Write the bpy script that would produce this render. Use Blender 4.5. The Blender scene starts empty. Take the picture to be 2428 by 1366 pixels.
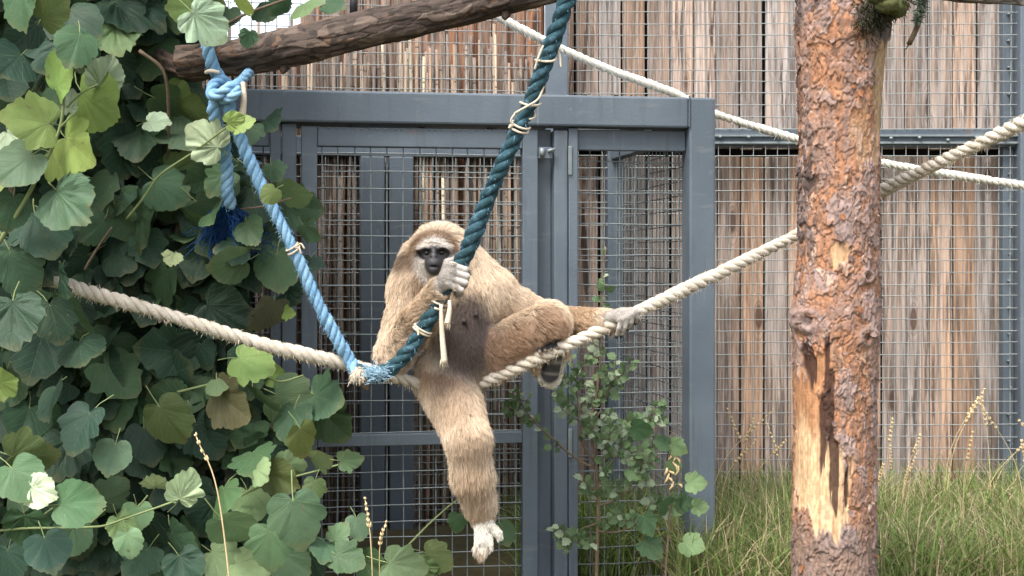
import bpy, bmesh, math, random
import numpy as np
from mathutils import Vector, Matrix, kdtree
R = math.radians
rng = np.random.default_rng(7)
random.seed(7)
scene = bpy.context.scene
col = scene.collection

# ------------------------------------------------------------------ camera, sky, sun, exposure
F, CX, HZ, CAMZ = 3500.0, 1214.0, 620.0, 1.15      # focal length in photo pixels, principal column, horizon row, eye height
cam_data = bpy.data.cameras.new('camera')
cam = bpy.data.objects.new('camera', cam_data); col.objects.link(cam)
cam.location = (0, 0, CAMZ); cam.rotation_euler = (R(90), 0, 0)
cam_data.sensor_width = 36; cam_data.lens = F / 2428 * 36
cam_data.shift_y = -(683 - HZ) / 2428
cam_data.clip_end = 2000; cam_data.clip_start = 0.05
scene.camera = cam

SUN_EL, SUN_AZ = 58, 215          # degrees; azimuth clockwise from +Y (the view direction)
world = bpy.data.worlds.new('World'); scene.world = world; world.use_nodes = True
wn = world.node_tree; wn.nodes.clear()
sky = wn.nodes.new('ShaderNodeTexSky'); sky.sky_type = 'NISHITA'; sky.sun_disc = False
sky.sun_elevation = R(SUN_EL); sky.sun_rotation = R(SUN_AZ)
sky.air_density = 1.0; sky.dust_density = 4.0; sky.ozone_density = 1.0
hs = wn.nodes.new('ShaderNodeHueSaturation'); hs.inputs['Saturation'].default_value = 0.42
bg = wn.nodes.new('ShaderNodeBackground'); bg.inputs['Strength'].default_value = 0.15
wo = wn.nodes.new('ShaderNodeOutputWorld')
wn.links.new(sky.outputs[0], hs.inputs['Color']); wn.links.new(hs.outputs[0], bg.inputs['Color'])
wn.links.new(bg.outputs[0], wo.inputs['Surface'])
sd = bpy.data.lights.new('sun', 'SUN'); sd.energy = 1.2; sd.angle = R(18); sd.color = (1.0, 0.965, 0.92)
sun = bpy.data.objects.new('sun', sd); col.objects.link(sun)
sv = Vector((math.sin(R(SUN_AZ)) * math.cos(R(SUN_EL)), math.cos(R(SUN_AZ)) * math.cos(R(SUN_EL)), math.sin(R(SUN_EL))))
sun.rotation_euler = sv.to_track_quat('Z', 'Y').to_euler()
sun.location = sv * 20
vs = scene.view_settings
vs.view_transform = 'Standard'; vs.look = 'None'; vs.gamma = 1; vs.use_curve_mapping = False
vs.exposure = 1.74
scene.cycles.use_denoising = True
scene.cycles.max_bounces = 6; scene.cycles.transparent_max_bounces = 8
try:
    scene.cycles_curves.shape = 'RIBBONS'
except Exception:
    pass

# ------------------------------------------------------------------ helpers
def P(px, py, d):
    """a point on the photo's ray (px, py) at the real distance d metres in front of the camera"""
    return Vector(((px - CX) / F * d, d, CAMZ - (py - HZ) / F * d))

def tag(o, label=None, cat=None, group=None, kind=None):
    if label: o['label'] = label
    if cat: o['category'] = cat
    if group: o['group'] = group
    if kind: o['kind'] = kind
    return o

def empty(name, loc=(0, 0, 0), rz=0.0):
    o = bpy.data.objects.new(name, None); col.objects.link(o)
    o.location = loc; o.rotation_euler = (0, 0, rz); o.empty_display_size = .05
    return o

def link(name, me, parent=None, loc=None, rot=None):
    o = bpy.data.objects.new(name, me); col.objects.link(o)
    if parent: o.parent = parent
    if loc is not None: o.location = loc
    if rot is not None: o.rotation_euler = rot
    return o

class MB:
    def __init__(s): s.v = []; s.f = []; s.m = []; s.n = 0
    def add(s, V, Fc, mi=0):
        V = np.asarray(V, float); s.v.append(V)
        for f in Fc: s.f.append(tuple(int(i) + s.n for i in f)); s.m.append(mi)
        s.n += len(V)
    def box(s, lo, hi, mi=0, bev=0.0):
        x0, y0, z0 = lo; x1, y1, z1 = hi
        if bev <= 0:
            V = [(x0,y0,z0),(x1,y0,z0),(x1,y1,z0),(x0,y1,z0),(x0,y0,z1),(x1,y0,z1),(x1,y1,z1),(x0,y1,z1)]
            s.add(V, [(0,3,2,1),(4,5,6,7),(0,1,5,4),(1,2,6,5),(2,3,7,6),(3,0,4,7)], mi); return
        bm = bmesh.new(); bmesh.ops.create_cube(bm, size=1)
        for v in bm.verts:
            v.co = Vector(((x0+x1)/2+v.co.x*(x1-x0), (y0+y1)/2+v.co.y*(y1-y0), (z0+z1)/2+v.co.z*(z1-z0)))
        bmesh.ops.bevel(bm, geom=bm.edges[:], offset=bev, segments=2, profile=.5, affect='EDGES')
        bm.verts.index_update()
        s.add([v.co[:] for v in bm.verts], [[v.index for v in f.verts] for f in bm.faces], mi); bm.free()
    def tube(s, pts, rad, n=8, mi=0, cap=True):
        pts = np.asarray([tuple(p) for p in pts], float); k = len(pts)
        rad = np.broadcast_to(np.asarray(rad, float), (k,))
        T = np.gradient(pts, axis=0); T /= np.linalg.norm(T, axis=1)[:, None] + 1e-12
        up = np.array([0, 0, 1.]) if abs(T[0][2]) < .9 else np.array([1., 0, 0])
        N = np.cross(T[0], up); N /= np.linalg.norm(N)
        a = np.arange(n) * 2 * np.pi / n; V = []
        for i in range(k):
            N = N - T[i] * N.dot(T[i]); N /= np.linalg.norm(N) + 1e-12
            B = np.cross(T[i], N)
            V.append(pts[i] + rad[i] * (np.cos(a)[:, None] * N + np.sin(a)[:, None] * B))
        V = np.concatenate(V); Fc = []
        for i in range(k - 1):
            for j in range(n):
                q = (j + 1) % n
                Fc.append((i*n+j, i*n+q, (i+1)*n+q, (i+1)*n+j))
        if cap:
            Fc.append(tuple(range(n))[::-1]); Fc.append(tuple((k-1)*n + j for j in range(n)))
        s.add(V, Fc, mi)
    def mesh(s, name, mats, smooth=True):
        me = bpy.data.meshes.new(name)
        V = np.concatenate(s.v) if s.v else np.zeros((0, 3))
        me.from_pydata(V.tolist(), [], s.f); 
        for m in (mats if isinstance(mats, (list, tuple)) else [mats]): me.materials.append(m)
        if any(s.m): me.polygons.foreach_set('material_index', s.m)
        if smooth: me.polygons.foreach_set('use_smooth', [True] * len(me.polygons))
        me.update(); return me
    def build(s, name, mats, parent=None, smooth=True, loc=None, rot=None):
        return link(name, s.mesh(name, mats, smooth), parent, loc, rot)

def grid_mesh(name, V, nu, nv, mat, cols=None, wrap=True):
    """V: nv rings of nu points"""
    me = bpy.data.meshes.new(name)
    i = np.arange(nv - 1)[:, None]; j = np.arange(nu if wrap else nu - 1)[None, :]
    q = (j + 1) % nu
    fa = np.stack([i*nu + j, i*nu + q, (i+1)*nu + q, (i+1)*nu + j], -1).reshape(-1, 4)
    fast_mesh(me, V.reshape(-1, 3), fa); me.materials.append(mat)
    if cols is not None: set_col(me, cols.reshape(-1, 3))
    return me

def fast_mesh(me, V, fa):
    k = fa.shape[1]
    me.vertices.add(len(V)); me.vertices.foreach_set('co', np.ascontiguousarray(V, np.float32).ravel())
    me.loops.add(fa.size); me.loops.foreach_set('vertex_index', np.ascontiguousarray(fa, np.int32).ravel())
    me.polygons.add(len(fa)); me.polygons.foreach_set('loop_start', np.arange(0, fa.size, k, dtype=np.int32))
    me.polygons.foreach_set('use_smooth', np.ones(len(fa), bool))
    me.update(calc_edges=True); me.validate()

def set_col(me, c, name='col'):
    a = me.color_attributes.new(name, 'FLOAT_COLOR', 'POINT')
    a.data.foreach_set('color', np.concatenate([c, np.ones((len(c), 1))], 1).astype(np.float32).ravel())

def smooth_path(pts, n):
    """Catmull-Rom through pts, n samples evenly spaced"""
    p = np.asarray([tuple(q) for q in pts], float)
    p = np.vstack([2*p[0]-p[1], p, 2*p[-1]-p[-2]]); out = []
    for i in range(1, len(p) - 2):
        t = np.linspace(0, 1, 30, endpoint=False)[:, None]
        a, b, c, d = p[i-1], p[i], p[i+1], p[i+2]
        out.append(.5*((2*b)+(-a+c)*t+(2*a-5*b+4*c-d)*t**2+(-a+3*b-3*c+d)*t**3))
    out.append(p[-2][None]); q = np.concatenate(out)
    s = np.concatenate([[0], np.cumsum(np.linalg.norm(np.diff(q, axis=0), axis=1))])
    u = np.linspace(0, s[-1], n)
    return np.stack([np.interp(u, s, q[:, k]) for k in range(3)], 1), s[-1]

def vnoise(x, y, z, seed=0):
    """cheap smooth value noise on arrays, -1..1"""
    def h(i, j, k):
        n = (i * 374761393 + j * 668265263 + k * 2147483647 + seed * 1274126177) & 0xFFFFFFFF
        n = ((n ^ (n >> 13)) * 1274126177) & 0xFFFFFFFF
        return ((n ^ (n >> 16)) & 0xFFFF) / 32767.5 - 1
    xi, yi, zi = np.floor(x).astype(np.int64), np.floor(y).astype(np.int64), np.floor(z).astype(np.int64)
    fx, fy, fz = x - xi, y - yi, z - zi
    fx, fy, fz = fx*fx*(3-2*fx), fy*fy*(3-2*fy), fz*fz*(3-2*fz); r = 0
    for a in (0, 1):
        for b in (0, 1):
            for c in (0, 1):
                r = r + h(xi+a, yi+b, zi+c) * (fx if a else 1-fx) * (fy if b else 1-fy) * (fz if c else 1-fz)
    return r

# ---- node helpers
class NT:
    def __init__(s, name):
        s.m = bpy.data.materials.new(name); s.m.use_nodes = True; s.t = s.m.node_tree
        s.b = s.t.nodes['Principled BSDF']; s.out = s.t.nodes['Material Output']
    def n(s, kind, **kw):
        x = s.t.nodes.new('ShaderNode' + kind)
        for k, v in kw.items(): setattr(x, k, v)
        return x
    def l(s, a, b): s.t.links.new(a, b)
    def set(s, sock, v):
        if hasattr(v, 'is_output'): s.l(v, sock)
        elif isinstance(v, (tuple, list)) and len(v) == 3 and sock.type == 'RGBA': sock.default_value = (*v, 1)
        else: sock.default_value = v
    def math(s, op, a, b=0.0, c=0.0, clamp=False):
        x = s.n('Math', operation=op, use_clamp=clamp)
        s.set(x.inputs[0], a); s.set(x.inputs[1], b)
        if len(x.inputs) > 2: s.set(x.inputs[2], c)
        return x.outputs[0]
    def mix(s, fac, a, b, mode='MIX'):
        x = s.n('MixRGB', blend_type=mode); s.set(x.inputs[0], fac); s.set(x.inputs[1], a); s.set(x.inputs[2], b)
        return x.outputs[0]
    def ramp(s, fac, stops):
        x = s.n('ValToRGB'); e = x.color_ramp.elements
        while len(e) < len(stops): e.new(.5)
        for el, (p, c) in zip(e, stops):
            el.position = p; el.color = (*c, 1) if len(c) == 3 else c
        s.set(x.inputs[0], fac); return x.outputs[0]
    def step(s, v, lo, hi):
        x = s.n('MapRange'); x.interpolation_type = 'SMOOTHSTEP'; s.set(x.inputs[0], v)
        x.inputs[1].default_value = lo; x.inputs[2].default_value = hi; return x.outputs[0]
    def noise(s, vec, scale, detail=3, rough=.5, dist=0.0, out=0):
        x = s.n('TexNoise'); s.set(x.inputs['Vector'], vec); x.inputs['Scale'].default_value = scale
        x.inputs['Detail'].default_value = detail; x.inputs['Roughness'].default_value = rough
        x.inputs['Distortion'].default_value = dist; return x.outputs[out]
    def mapping(s, vec, scale=(1, 1, 1), loc=(0, 0, 0)):
        x = s.n('Mapping'); s.set(x.inputs['Vector'], vec); s.set(x.inputs['Scale'], scale); s.set(x.inputs['Location'], loc)
        return x.outputs[0]
    def pos(s): return s.n('NewGeometry').outputs['Position']
    def rnd(s): return s.n('ObjectInfo').outputs['Random']
    def attr(s, name): return s.n('Attribute', attribute_name=name).outputs['Color']
    def bump(s, h, strength=.4, dist=.005):
        x = s.n('Bump'); x.inputs['Strength'].default_value = strength; x.inputs['Distance'].default_value = dist
        s.l(h, x.inputs['Height']); s.l(x.outputs[0], s.b.inputs['Normal']); return x.outputs[0]
    def base(s, c, rough=.7, spec=.3, metal=0.0):
        s.set(s.b.inputs['Base Color'], c); s.set(s.b.inputs['Roughness'], rough)
        s.b.inputs['Specular IOR Level'].default_value = spec; s.b.inputs['Metallic'].default_value = metal
        return s.m

# ------------------------------------------------------------------ materials
def mat_planks(name, grey, warm, warm_amount, dark=.65):
    t = NT(name); r = t.rnd()
    off = t.n('CombineXYZ'); t.set(off.inputs[0], t.math('MULTIPLY', r, 61.0)); t.set(off.inputs[2], t.math('MULTIPLY', r, 37.0))
    v = t.n('VectorMath', operation='ADD'); t.set(v.inputs[0], t.pos()); t.set(v.inputs[1], off.outputs[0]); v = v.outputs[0]
    grain = t.noise(t.mapping(v, (85, 85, 2.6)), 1, 5, .65)
    wob = t.noise(t.mapping(v, (9, 9, .9)), 1, 3, .55, 1.2)
    band = t.math('SINE', t.math('MULTIPLY', wob, 60.0)); band = t.step(band, -.4, 1.0)
    stain = t.step(t.noise(t.mapping(v, (46, 46, 2.2)), 1, 5, .65), .47, .60)
    clump = t.step(t.noise(t.mapping(v, (16, 16, 2.4), (3, 8, 1)), 1, 3, .55), .46, .60)
    stain = t.math('MULTIPLY', stain, t.math('ADD', .30, t.math('MULTIPLY', clump, 1.25)), clamp=True)
    blotch = t.step(t.noise(t.mapping(v, (12, 12, 1.3), (5, 2, 9)), 1, 3, .5), .40, .66)
    r2 = t.math('FRACT', t.math('MULTIPLY', r, 7.31)); r3 = t.math('FRACT', t.math('MULTIPLY', r, 13.7))
    wf = t.math('MULTIPLY', t.math('ADD', t.step(r2, .52, .92), t.math('MULTIPLY', blotch, .55)), warm_amount, clamp=True)
    c = t.mix(wf, grey, warm)
    c = t.mix(t.math('MULTIPLY', band, .28), c, tuple(x * .55 for x in warm))
    c = t.mix(t.math('MULTIPLY', t.step(grain, .40, .66), .78), c, (.085, .066, .056))
    c = t.mix(t.math('MULTIPLY', stain, t.math('ADD', t.math('MULTIPLY', r3, dark * .7), .25)), c, (.036, .032, .031))
    vo = t.n('TexVoronoi', feature='F1'); t.set(vo.inputs['Vector'], t.mapping(v, (9, 9, 2.6))); vo.inputs['Scale'].default_value = 1
    kn = t.step(vo.outputs['Distance'], .20, .10); kr = t.math('SINE', t.math('MULTIPLY', vo.outputs['Distance'], 75.0))
    c = t.mix(t.math('MULTIPLY', t.step(vo.outputs['Distance'], .42, .18), t.math('MULTIPLY', t.step(kr, .0, 1.0), .45)), c, (.13, .075, .05))
    c = t.mix(t.math('MULTIPLY', kn, .85), c, (.075, .042, .030))
    val = t.math('ADD', .80, t.math('MULTIPLY', r3, .55))
    c = t.mix(1.0, c, t.n('CombineXYZ').outputs[0], 'MIX') if False else c
    hsv = t.n('HueSaturation'); t.set(hsv.inputs['Value'], val); t.l(c, hsv.inputs['Color'])
    t.bump(t.math('ADD', grain, t.math('MULTIPLY', band, .25)), .5, .004)
    return t.base(hsv.outputs[0], .85, .15)

M_plank = mat_planks('weathered_plank', (.375, .33, .30), (.49, .32, .215), .95, .95)
M_slab = mat_planks('bark_slab', (.33, .24, .185), (.48, .25, .15), .9)

def mat_paint():
    t = NT('grey_blue_paint'); p = t.pos()
    n1 = t.noise(p, 3.5, 4, .6); n2 = t.noise(t.mapping(p, (40, 40, 3)), 1, 3, .5); n3 = t.noise(p, 90, 2)
    c = t.mix(t.step(n1, .35, .7), (.078, .099, .120), (.098, .122, .144))
    c = t.mix(t.math('MULTIPLY', t.step(n2, .52, .75), .45), c, (.055, .065, .072)); c = t.mix(t.math('MULTIPLY', t.step(t.noise(t.mapping(p, (5, 5, 30)), 1, 4, .6), .60, .72), .22), c, (.20, .21, .20))
    c = t.mix(t.math('MULTIPLY', t.step(t.noise(p, 24, 3), .68, .74), .3), c, (.17, .19, .19))
    c = t.mix(t.math('MULTIPLY', t.step(t.noise(t.mapping(p, (9, 9, 6), (4, 1, 7)), 1, 6, .7), .66, .72), .55), c, (.16, .085, .05))
    c = t.mix(t.math('MULTIPLY', t.step(t.noise(t.mapping(p, (60, 60, 2.2), (1, 1, 2)), 1, 3, .5), .66, .74), .35), c, (.24, .25, .24))
    t.bump(t.math('ADD', n3, n1), .2, .004)
    return t.base(c, t.math('ADD', .42, t.math('MULTIPLY', n1, .25)), .4)
M_paint = mat_paint()

def mat_wire():
    t = NT('galvanised_wire'); p = t.pos()
    c = t.mix(t.noise(p, 30, 2), (.11, .13, .135), (.22, .25, .25))
    return t.base(c, .5, .5, .25)
M_wire = mat_wire()
M_wire2 = NT('pale_galvanised_wire'); M_wire2 = M_wire2.base(M_wire2.mix(M_wire2.noise(M_wire2.pos(), 30, 2), (.16, .175, .17), (.28, .295, .285)), .55, .4, .1)

def mat_reed():
    t = NT('dry_reed'); r = t.rnd(); p = t.pos()
    c = t.ramp(r, [(0, (.12, .092, .072)), (.35, (.21, .165, .135)), (.6, (.29, .235, .19)), (.80, (.34, .235, .165)), (.92, (.40, .32, .235)), (1, (.58, .50, .37))])
    s = t.noise(t.mapping(p, (120, 120, 6)), 1, 4, .6)
    c = t.mix(t.math('MULTIPLY', t.step(s, .45, .75), .6), c, (.05, .035, .028))
    node = t.math('SINE', t.math('ADD', t.math('MULTIPLY', t.n('SeparateXYZ').outputs[2], 1.0), 0.0))
    sx = t.n('SeparateXYZ'); t.l(p, sx.inputs[0])
    zz = t.math('FRACT', t.math('ADD', t.math('MULTIPLY', sx.outputs[2], 4.2), t.math('MULTIPLY', r, 9.0)))
    c = t.mix(t.step(zz, .05, .0), c, (.06, .04, .03))
    return t.base(c, .7, .3)
M_reed = mat_reed()

def mat_attr(name, rough=.8, spec=.25, bump=0.0, scale=200):
    t = NT(name); c = t.attr('col')
    if bump: t.bump(t.noise(t.pos(), scale, 4, .6), bump, .003)
    return t.base(c, rough, spec)
M_bark = mat_attr('pine_bark', .85, .2, .6, 150)
M_log = mat_attr('log_bark', .85, .2, .7, 120)

def mat_rope(name, a, b, dark, fib=400, worn=None):
    t = NT(name); p = t.pos()
    n = t.noise(p, 16, 3, .6); f = t.noise(p, fib, 2, .6)
    c = t.mix(t.step(n, .3, .7), a, b)
    c = t.mix(t.math('MULTIPLY', t.step(f, .45, .75), .55), c, dark)
    if worn: c = t.mix(t.math('MULTIPLY', t.step(t.noise(p, 42, 3, .6), .50, .68), .7), c, worn)
    t.bump(f, .8, .003)
    return t.base(c, .85, .2)
M_white = mat_rope('natural_rope', (.46, .405, .32), (.57, .52, .44), (.20, .165, .12))
M_white2 = mat_rope('bleached_rope', (.56, .53, .45), (.64, .61, .54), (.30, .27, .21))
M_lblue = mat_rope('faded_blue_rope', (.15, .30, .45), (.25, .42, .56), (.06, .14, .25))
M_teal = mat_rope('teal_rope', (.016, .042, .048), (.030, .078, .100), (.008, .020, .022), worn=(.075, .15, .20))
M_twine = mat_rope('pale_twine', (.52, .44, .32), (.62, .54, .42), (.25, .2, .14))
M_royal = NT('royal_blue_fibre').base((.010, .050, .16), .7, .2)

def mat_leaf(name, from_object=True):
    t = NT(name)
    if from_object: tint = t.n('ObjectInfo').outputs['Color']
    else: tint = t.attr('tint')
    uv = t.attr('leaf'); s = t.n('SeparateColor'); t.l(uv, s.inputs[0])
    x = t.math('SUBTRACT', s.outputs[0], .5); y = t.math('ADD', s.outputs[1], 0.0)
    ax = t.math('ABSOLUTE', x)
    ang = t.math('ARCTAN2', ax, t.math('ADD', t.math('SUBTRACT', y, .2), .0001))
    rad = t.math('SQRT', t.math('ADD', t.math('MULTIPLY', x, x), t.math('MULTIPLY', t.math('SUBTRACT', y, .2), t.math('SUBTRACT', y, .2))))
    v1 = t.math('ABSOLUTE', t.math('SUBTRACT', t.math('FRACT', t.math('ADD', t.math('DIVIDE', ang, .62), .5)), .5))
    vein = t.step(t.math('MULTIPLY', v1, rad), .012, .003)
    v2 = t.math('ABSOLUTE', t.math('SUBTRACT', t.math('FRACT', t.math('MULTIPLY', t.math('SUBTRACT', y, t.math('MULTIPLY', ax, .75)), 8.5)), .5))
    vein2 = t.math('MULTIPLY', t.step(v2, .07, .02), .55)
    ve = t.math('MAXIMUM', vein, vein2)
    p = t.pos(); n = t.noise(p, 22, 4, .6); n2 = t.noise(p, 7, 2)
    hv = t.n('HueSaturation'); t.l(tint, hv.inputs['Color'])
    t.set(hv.inputs['Value'], t.math('ADD', .72, t.math('MULTIPLY', n, .56))); t.set(hv.inputs['Hue'], t.math('ADD', .48, t.math('MULTIPLY', n2, .04)))
    lite = t.mix(.5, tint, (.30, .36, .20))
    c = t.mix(t.math('MULTIPLY', ve, .32), hv.outputs[0], lite)
    spot = t.step(t.noise(p, 55, 2, .5), .70, .76)
    c = t.mix(t.math('MULTIPLY', spot, .7), c, (.14, .11, .055))
    er = t.math('ADD', rad, t.math('MULTIPLY', t.noise(p, 38, 3, .6), .35)); c = t.mix(t.math('MULTIPLY', t.step(er, .80, .96), .30), c, (.17, .15, .06))
    bf = t.n('NewGeometry').outputs['Backfacing']
    c = t.mix(t.math('MULTIPLY', bf, .35), c, (.20, .25, .17))
    t.bump(t.math('SUBTRACT', n, t.math('MULTIPLY', ve, .6)), .5, .006)
    t.base(c, .55, .25)
    tr = t.n('BsdfTranslucent'); hv2 = t.n('HueSaturation'); t.l(c, hv2.inputs['Color']); hv2.inputs['Value'].default_value = 1.3; hv2.inputs['Hue'].default_value = .485
    t.l(hv2.outputs[0], tr.inputs[0]); ms = t.n('MixShader'); ms.inputs[0].default_value = .30
    t.l(t.b.outputs[0], ms.inputs[1]); t.l(tr.outputs[0], ms.inputs[2]); t.l(ms.outputs[0], t.out.inputs[0])
    return t.m
M_leaf = mat_leaf('vine_leaf'); M_leafs = mat_leaf('vine_foliage', False)
M_stem = NT('green_stem').base((.16, .20, .08), .6, .3)
def mat_wood():
    t = NT('woody_stem'); n = t.noise(t.pos(), 60, 3)
    t.bump(n, .5, .004); return t.base(t.mix(n, (.07, .05, .035), (.20, .15, .10)), .85, .2)
M_woody = mat_wood()
def mat_grass():
    t = NT('grass_blade'); c = t.attr('col'); t.base(c, .6, .3)
    tr = t.n('BsdfTranslucent'); t.l(c, tr.inputs[0]); ms = t.n('MixShader'); ms.inputs[0].default_value = .3
    t.l(t.b.outputs[0], ms.inputs[1]); t.l(tr.outputs[0], ms.inputs[2]); t.l(ms.outputs[0], t.out.inputs[0]); return t.m
M_grass = mat_grass()
def mat_straw():
    t = NT('dry_straw'); n = t.noise(t.pos(), 120, 3)
    return t.base(t.mix(n, (.36, .25, .12), (.66, .52, .30)), .7, .25)
M_straw = mat_straw()
def mat_soil():
    t = NT('soil'); p = t.pos(); n = t.noise(p, 7, 5, .6)
    t.bump(n, .5, .03); return t.base(t.mix(n, (.045, .05, .022), (.11, .085, .05)), .95, .1)
M_soil = mat_soil()
def mat_fur():
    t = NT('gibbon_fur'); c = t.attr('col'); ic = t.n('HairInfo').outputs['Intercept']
    hv = t.n('HueSaturation'); t.l(c, hv.inputs['Color']); t.set(hv.inputs['Value'], t.math('ADD', .55, t.math('MULTIPLY', ic, .72))); c = hv.outputs[0]  # roots darkened, tips lightened: depth shading put into the strand colour
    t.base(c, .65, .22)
    tr = t.n('BsdfTranslucent'); t.l(c, tr.inputs[0]); ms = t.n('MixShader'); ms.inputs[0].default_value = .28
    t.l(t.b.outputs[0], ms.inputs[1]); t.l(tr.outputs[0], ms.inputs[2]); t.l(ms.outputs[0], t.out.inputs[0]); return t.m
M_fur = mat_fur()
M_skin = mat_attr('gibbon_skin', .55, .35, .35, 260)
M_eye = NT('dark_eye').base((.010, .007, .006), .35, .3)
M_moss = mat_attr('moss', .95, .1, .8, 90)
M_black = NT('black_bolt').base((.02, .02, .022), .5, .4)
# ------------------------------------------------------------------ ground
g = MB(); g.add([(-300, -300, 0), (300, -300, 0), (300, 300, 0), (-300, 300, 0)], [(0, 1, 2, 3)])
tag(g.build('ground', M_soil, smooth=False), 'dark soil ground under the grass', 'ground', kind='structure')

# ------------------------------------------------------------------ the two fence lines
TH = math.atan2(.27, 1.578)                         # cage and reed fence stand turned by this angle
UX = np.array([math.cos(TH), math.sin(TH)]); UN = np.array([-math.sin(TH), math.cos(TH)])
A = np.array([(600 - CX) / F * 4.95, 4.95])         # a point of the cage front
CORNER = np.array([.21, 6.62])                      # where the reed fence meets the plank fence
def u_at(px, o=A):                                  # distance along a line turned by TH through o, where the photo's column px meets it
    t = (px - CX) / F
    return (t * o[1] - o[0]) / (UX[0] - t * UX[1])

def wires(mb, x0, x1, z0, z1, pitch, r=.0021, y=0.0, jit=.0026, skipx=()):
    """welded mesh in the local xz plane: uprights behind, cross wires in front"""
    nx = int(round((x1 - x0) / pitch)); nz = int(round((z1 - z0) / pitch))
    for i in range(nx + 1):
        x = x0 + i * pitch + random.uniform(-jit, jit)
        mb.tube([(x, y + r * 1.6, z0), (x + random.uniform(-jit, jit), y + r * 1.6, (z0 + z1) / 2), (x + random.uniform(-jit, jit), y + r * 1.6, z1)], r, 5, cap=False)
    for k in range(nz + 1):
        z = z0 + k * pitch + random.uniform(-jit, jit)
        n = max(3, int((x1 - x0) / .25)); ph = random.uniform(0, 6)
        mb.tube([(x0 + (x1 - x0) * q / n, y, z + jit * .8 * math.sin(ph + q * 1.7)) for q in range(n + 1)], r, 5, cap=False)

# plank fence (fronto-parallel, d = 6.65)
plank_fence = tag(empty('plank_fence', (.21, 6.65, 0)), 'tall fence of weathered grey-brown vertical planks behind wire mesh', 'fence')
pw = .106; plank_meshes = []
for k in range(4):
    m = MB(); m.box((-.0495 - .001 * (k % 2), -.013, -.05), (.0495, .013, 1.618 + .003 * k), bev=.004); m2 = MB(); m2.box((-.0495 - .001 * (k % 2), -.013, 1.652 + .002 * k), (.0495, .013, 2.62 + .012 * k), bev=.004); plank_meshes.append((m.mesh('plank', M_plank, smooth=False), m2.mesh('plank', M_plank, smooth=False)))
npl = 22
for i in range(npl):
  for lv in (0, 1):
    o = link('plank', plank_meshes[i % 4][lv], plank_fence, (pw * (i + .5) - .03 + random.uniform(-.003, .003), random.uniform(-.005, .008), 0),
             (random.uniform(-.002, .002), random.uniform(-.0025, .0025), random.uniform(-.03, .03)))
m = MB(); m.box((-.05, .03, 0), (2.4, .05, 2.5)); m.build('dark_gap_sheet', NT('gap_shade').base((.02, .018, .017), .9, .1), plank_fence, False)  # near-black sheet added so the gaps between planks look shaded

# steel mesh fence in front of the planks
mf = tag(empty('mesh_fence', (.21, 6.50, 0)), 'grey-blue steel fence with fine square wire mesh in front of the planks', 'fence')
m = MB(); wires(m, .03, 2.03, .02, 1.66, .0515, .0021); m.build('wire_mesh', M_wire2, mf)
m = MB(); wires(m, .03, 2.03, 1.735, 2.75, .0515, .0021, .004); m.build('wire_mesh', M_wire2, mf)
m = MB(); m.box((.0, .012, 1.655), (2.06, .075, 1.735), bev=.004); ra = m.build('rail', M_paint, mf, False)
m = MB(); m.box((.0, -.010, 1.700), (2.03, .008, 1.708)); m.box((.0, -.012, 1.668), (2.03, .006, 1.677)); m.build('clamp_strip', M_wire, ra, False)
for i in range(16):
    m = MB(); x = .08 + i * .125; m.tube([(0, -.018, 0), (0, -.002, 0)], [.007, .009], 6); m.build('clamp_bolt', M_wire, ra, loc=(x, -.008, 1.69 + random.uniform(-.008, .008)))
m = MB(); m.box((2.015, -.04, -.05), (2.105, .045, 2.9), bev=.006); m.build('post', M_paint, mf, False)
m = MB(); m.box((1.965, .04, -.05), (2.013, .095, 2.9), bev=.003); m.build('angle_post', M_paint, mf, False)
for i in range(22):
    m = MB(); m.tube([(0, -.012, 0), (0, .012, 0)], [.006, .006], 6); m.build('staple', M_wire, mf, loc=(1.99 + random.uniform(-.006, .006), .03, .12 + i * .118))

# corner post between the two fences
m = MB(); m.box((-.05, -.05, -.05), (.05, .05, 2.95), bev=.006)
tag(m.build('corner_post', M_paint, None, False, loc=(.196, 6.47, 0)), 'square grey-blue steel post between the reed screen and the plank fence', 'post')

# reed fence, turned by TH, running left from the corner: local x along, negative = left
RF0 = CORNER + UX * 0 + UN * -.02
reedf = tag(empty('reed_screen', (RF0[0], RF0[1], 0), TH), 'screen of upright brown and straw reeds behind wire mesh', 'screen')
reed_meshes = []
for k in range(5):
    m = MB(); h = 2.06 + .035 * k; r0 = [.0085, .0095, .0075, .0105, .008][k]; bx = random.uniform(-.012, .012)
    m.tube([(0, 0, 0), (bx, 0, h * .5), (0, 0, h)], [r0, r0 * .95, r0 * .8], 6); reed_meshes.append(m.mesh('reed', M_reed))
L = 2.9; nr = 292
for i in range(nr):
    lay = i % 2; x = -L * (i / nr) - .10 + random.uniform(-.006, .006)
    o = link('reed', reed_meshes[random.randrange(5)], reedf, (x, -.012 - .016 * lay + random.uniform(-.004, .004), random.uniform(-.14, .04)),
             (random.uniform(-.004, .004), random.gauss(0, .013), random.uniform(0, 6)))
for i in range(26):                                  # loose pale canes standing in front
    x = random.uniform(-2.0, -.25)
    link('cane', reed_meshes[random.randrange(5)], reedf, (x, -.055 + random.uniform(-.01, .01), random.uniform(-.75, -.5)), (random.uniform(-.006, .006), random.gauss(0, .014), 0))
for z in (.25, .8, 1.35, 1.95):
    m = MB(); m.tube([(-2.98 + q * .1, -.042, z + .006 * math.sin(q * 2.3)) for q in range(30)], .0014, 4); m.build('binding_wire', M_wire, reedf)
slabs = tag(empty('bark_slab_fence', (RF0[0], RF0[1], 0), TH), 'reddish bark slab boards standing taller behind the reed screen', 'fence')
x = -.06; i = 0
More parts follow.
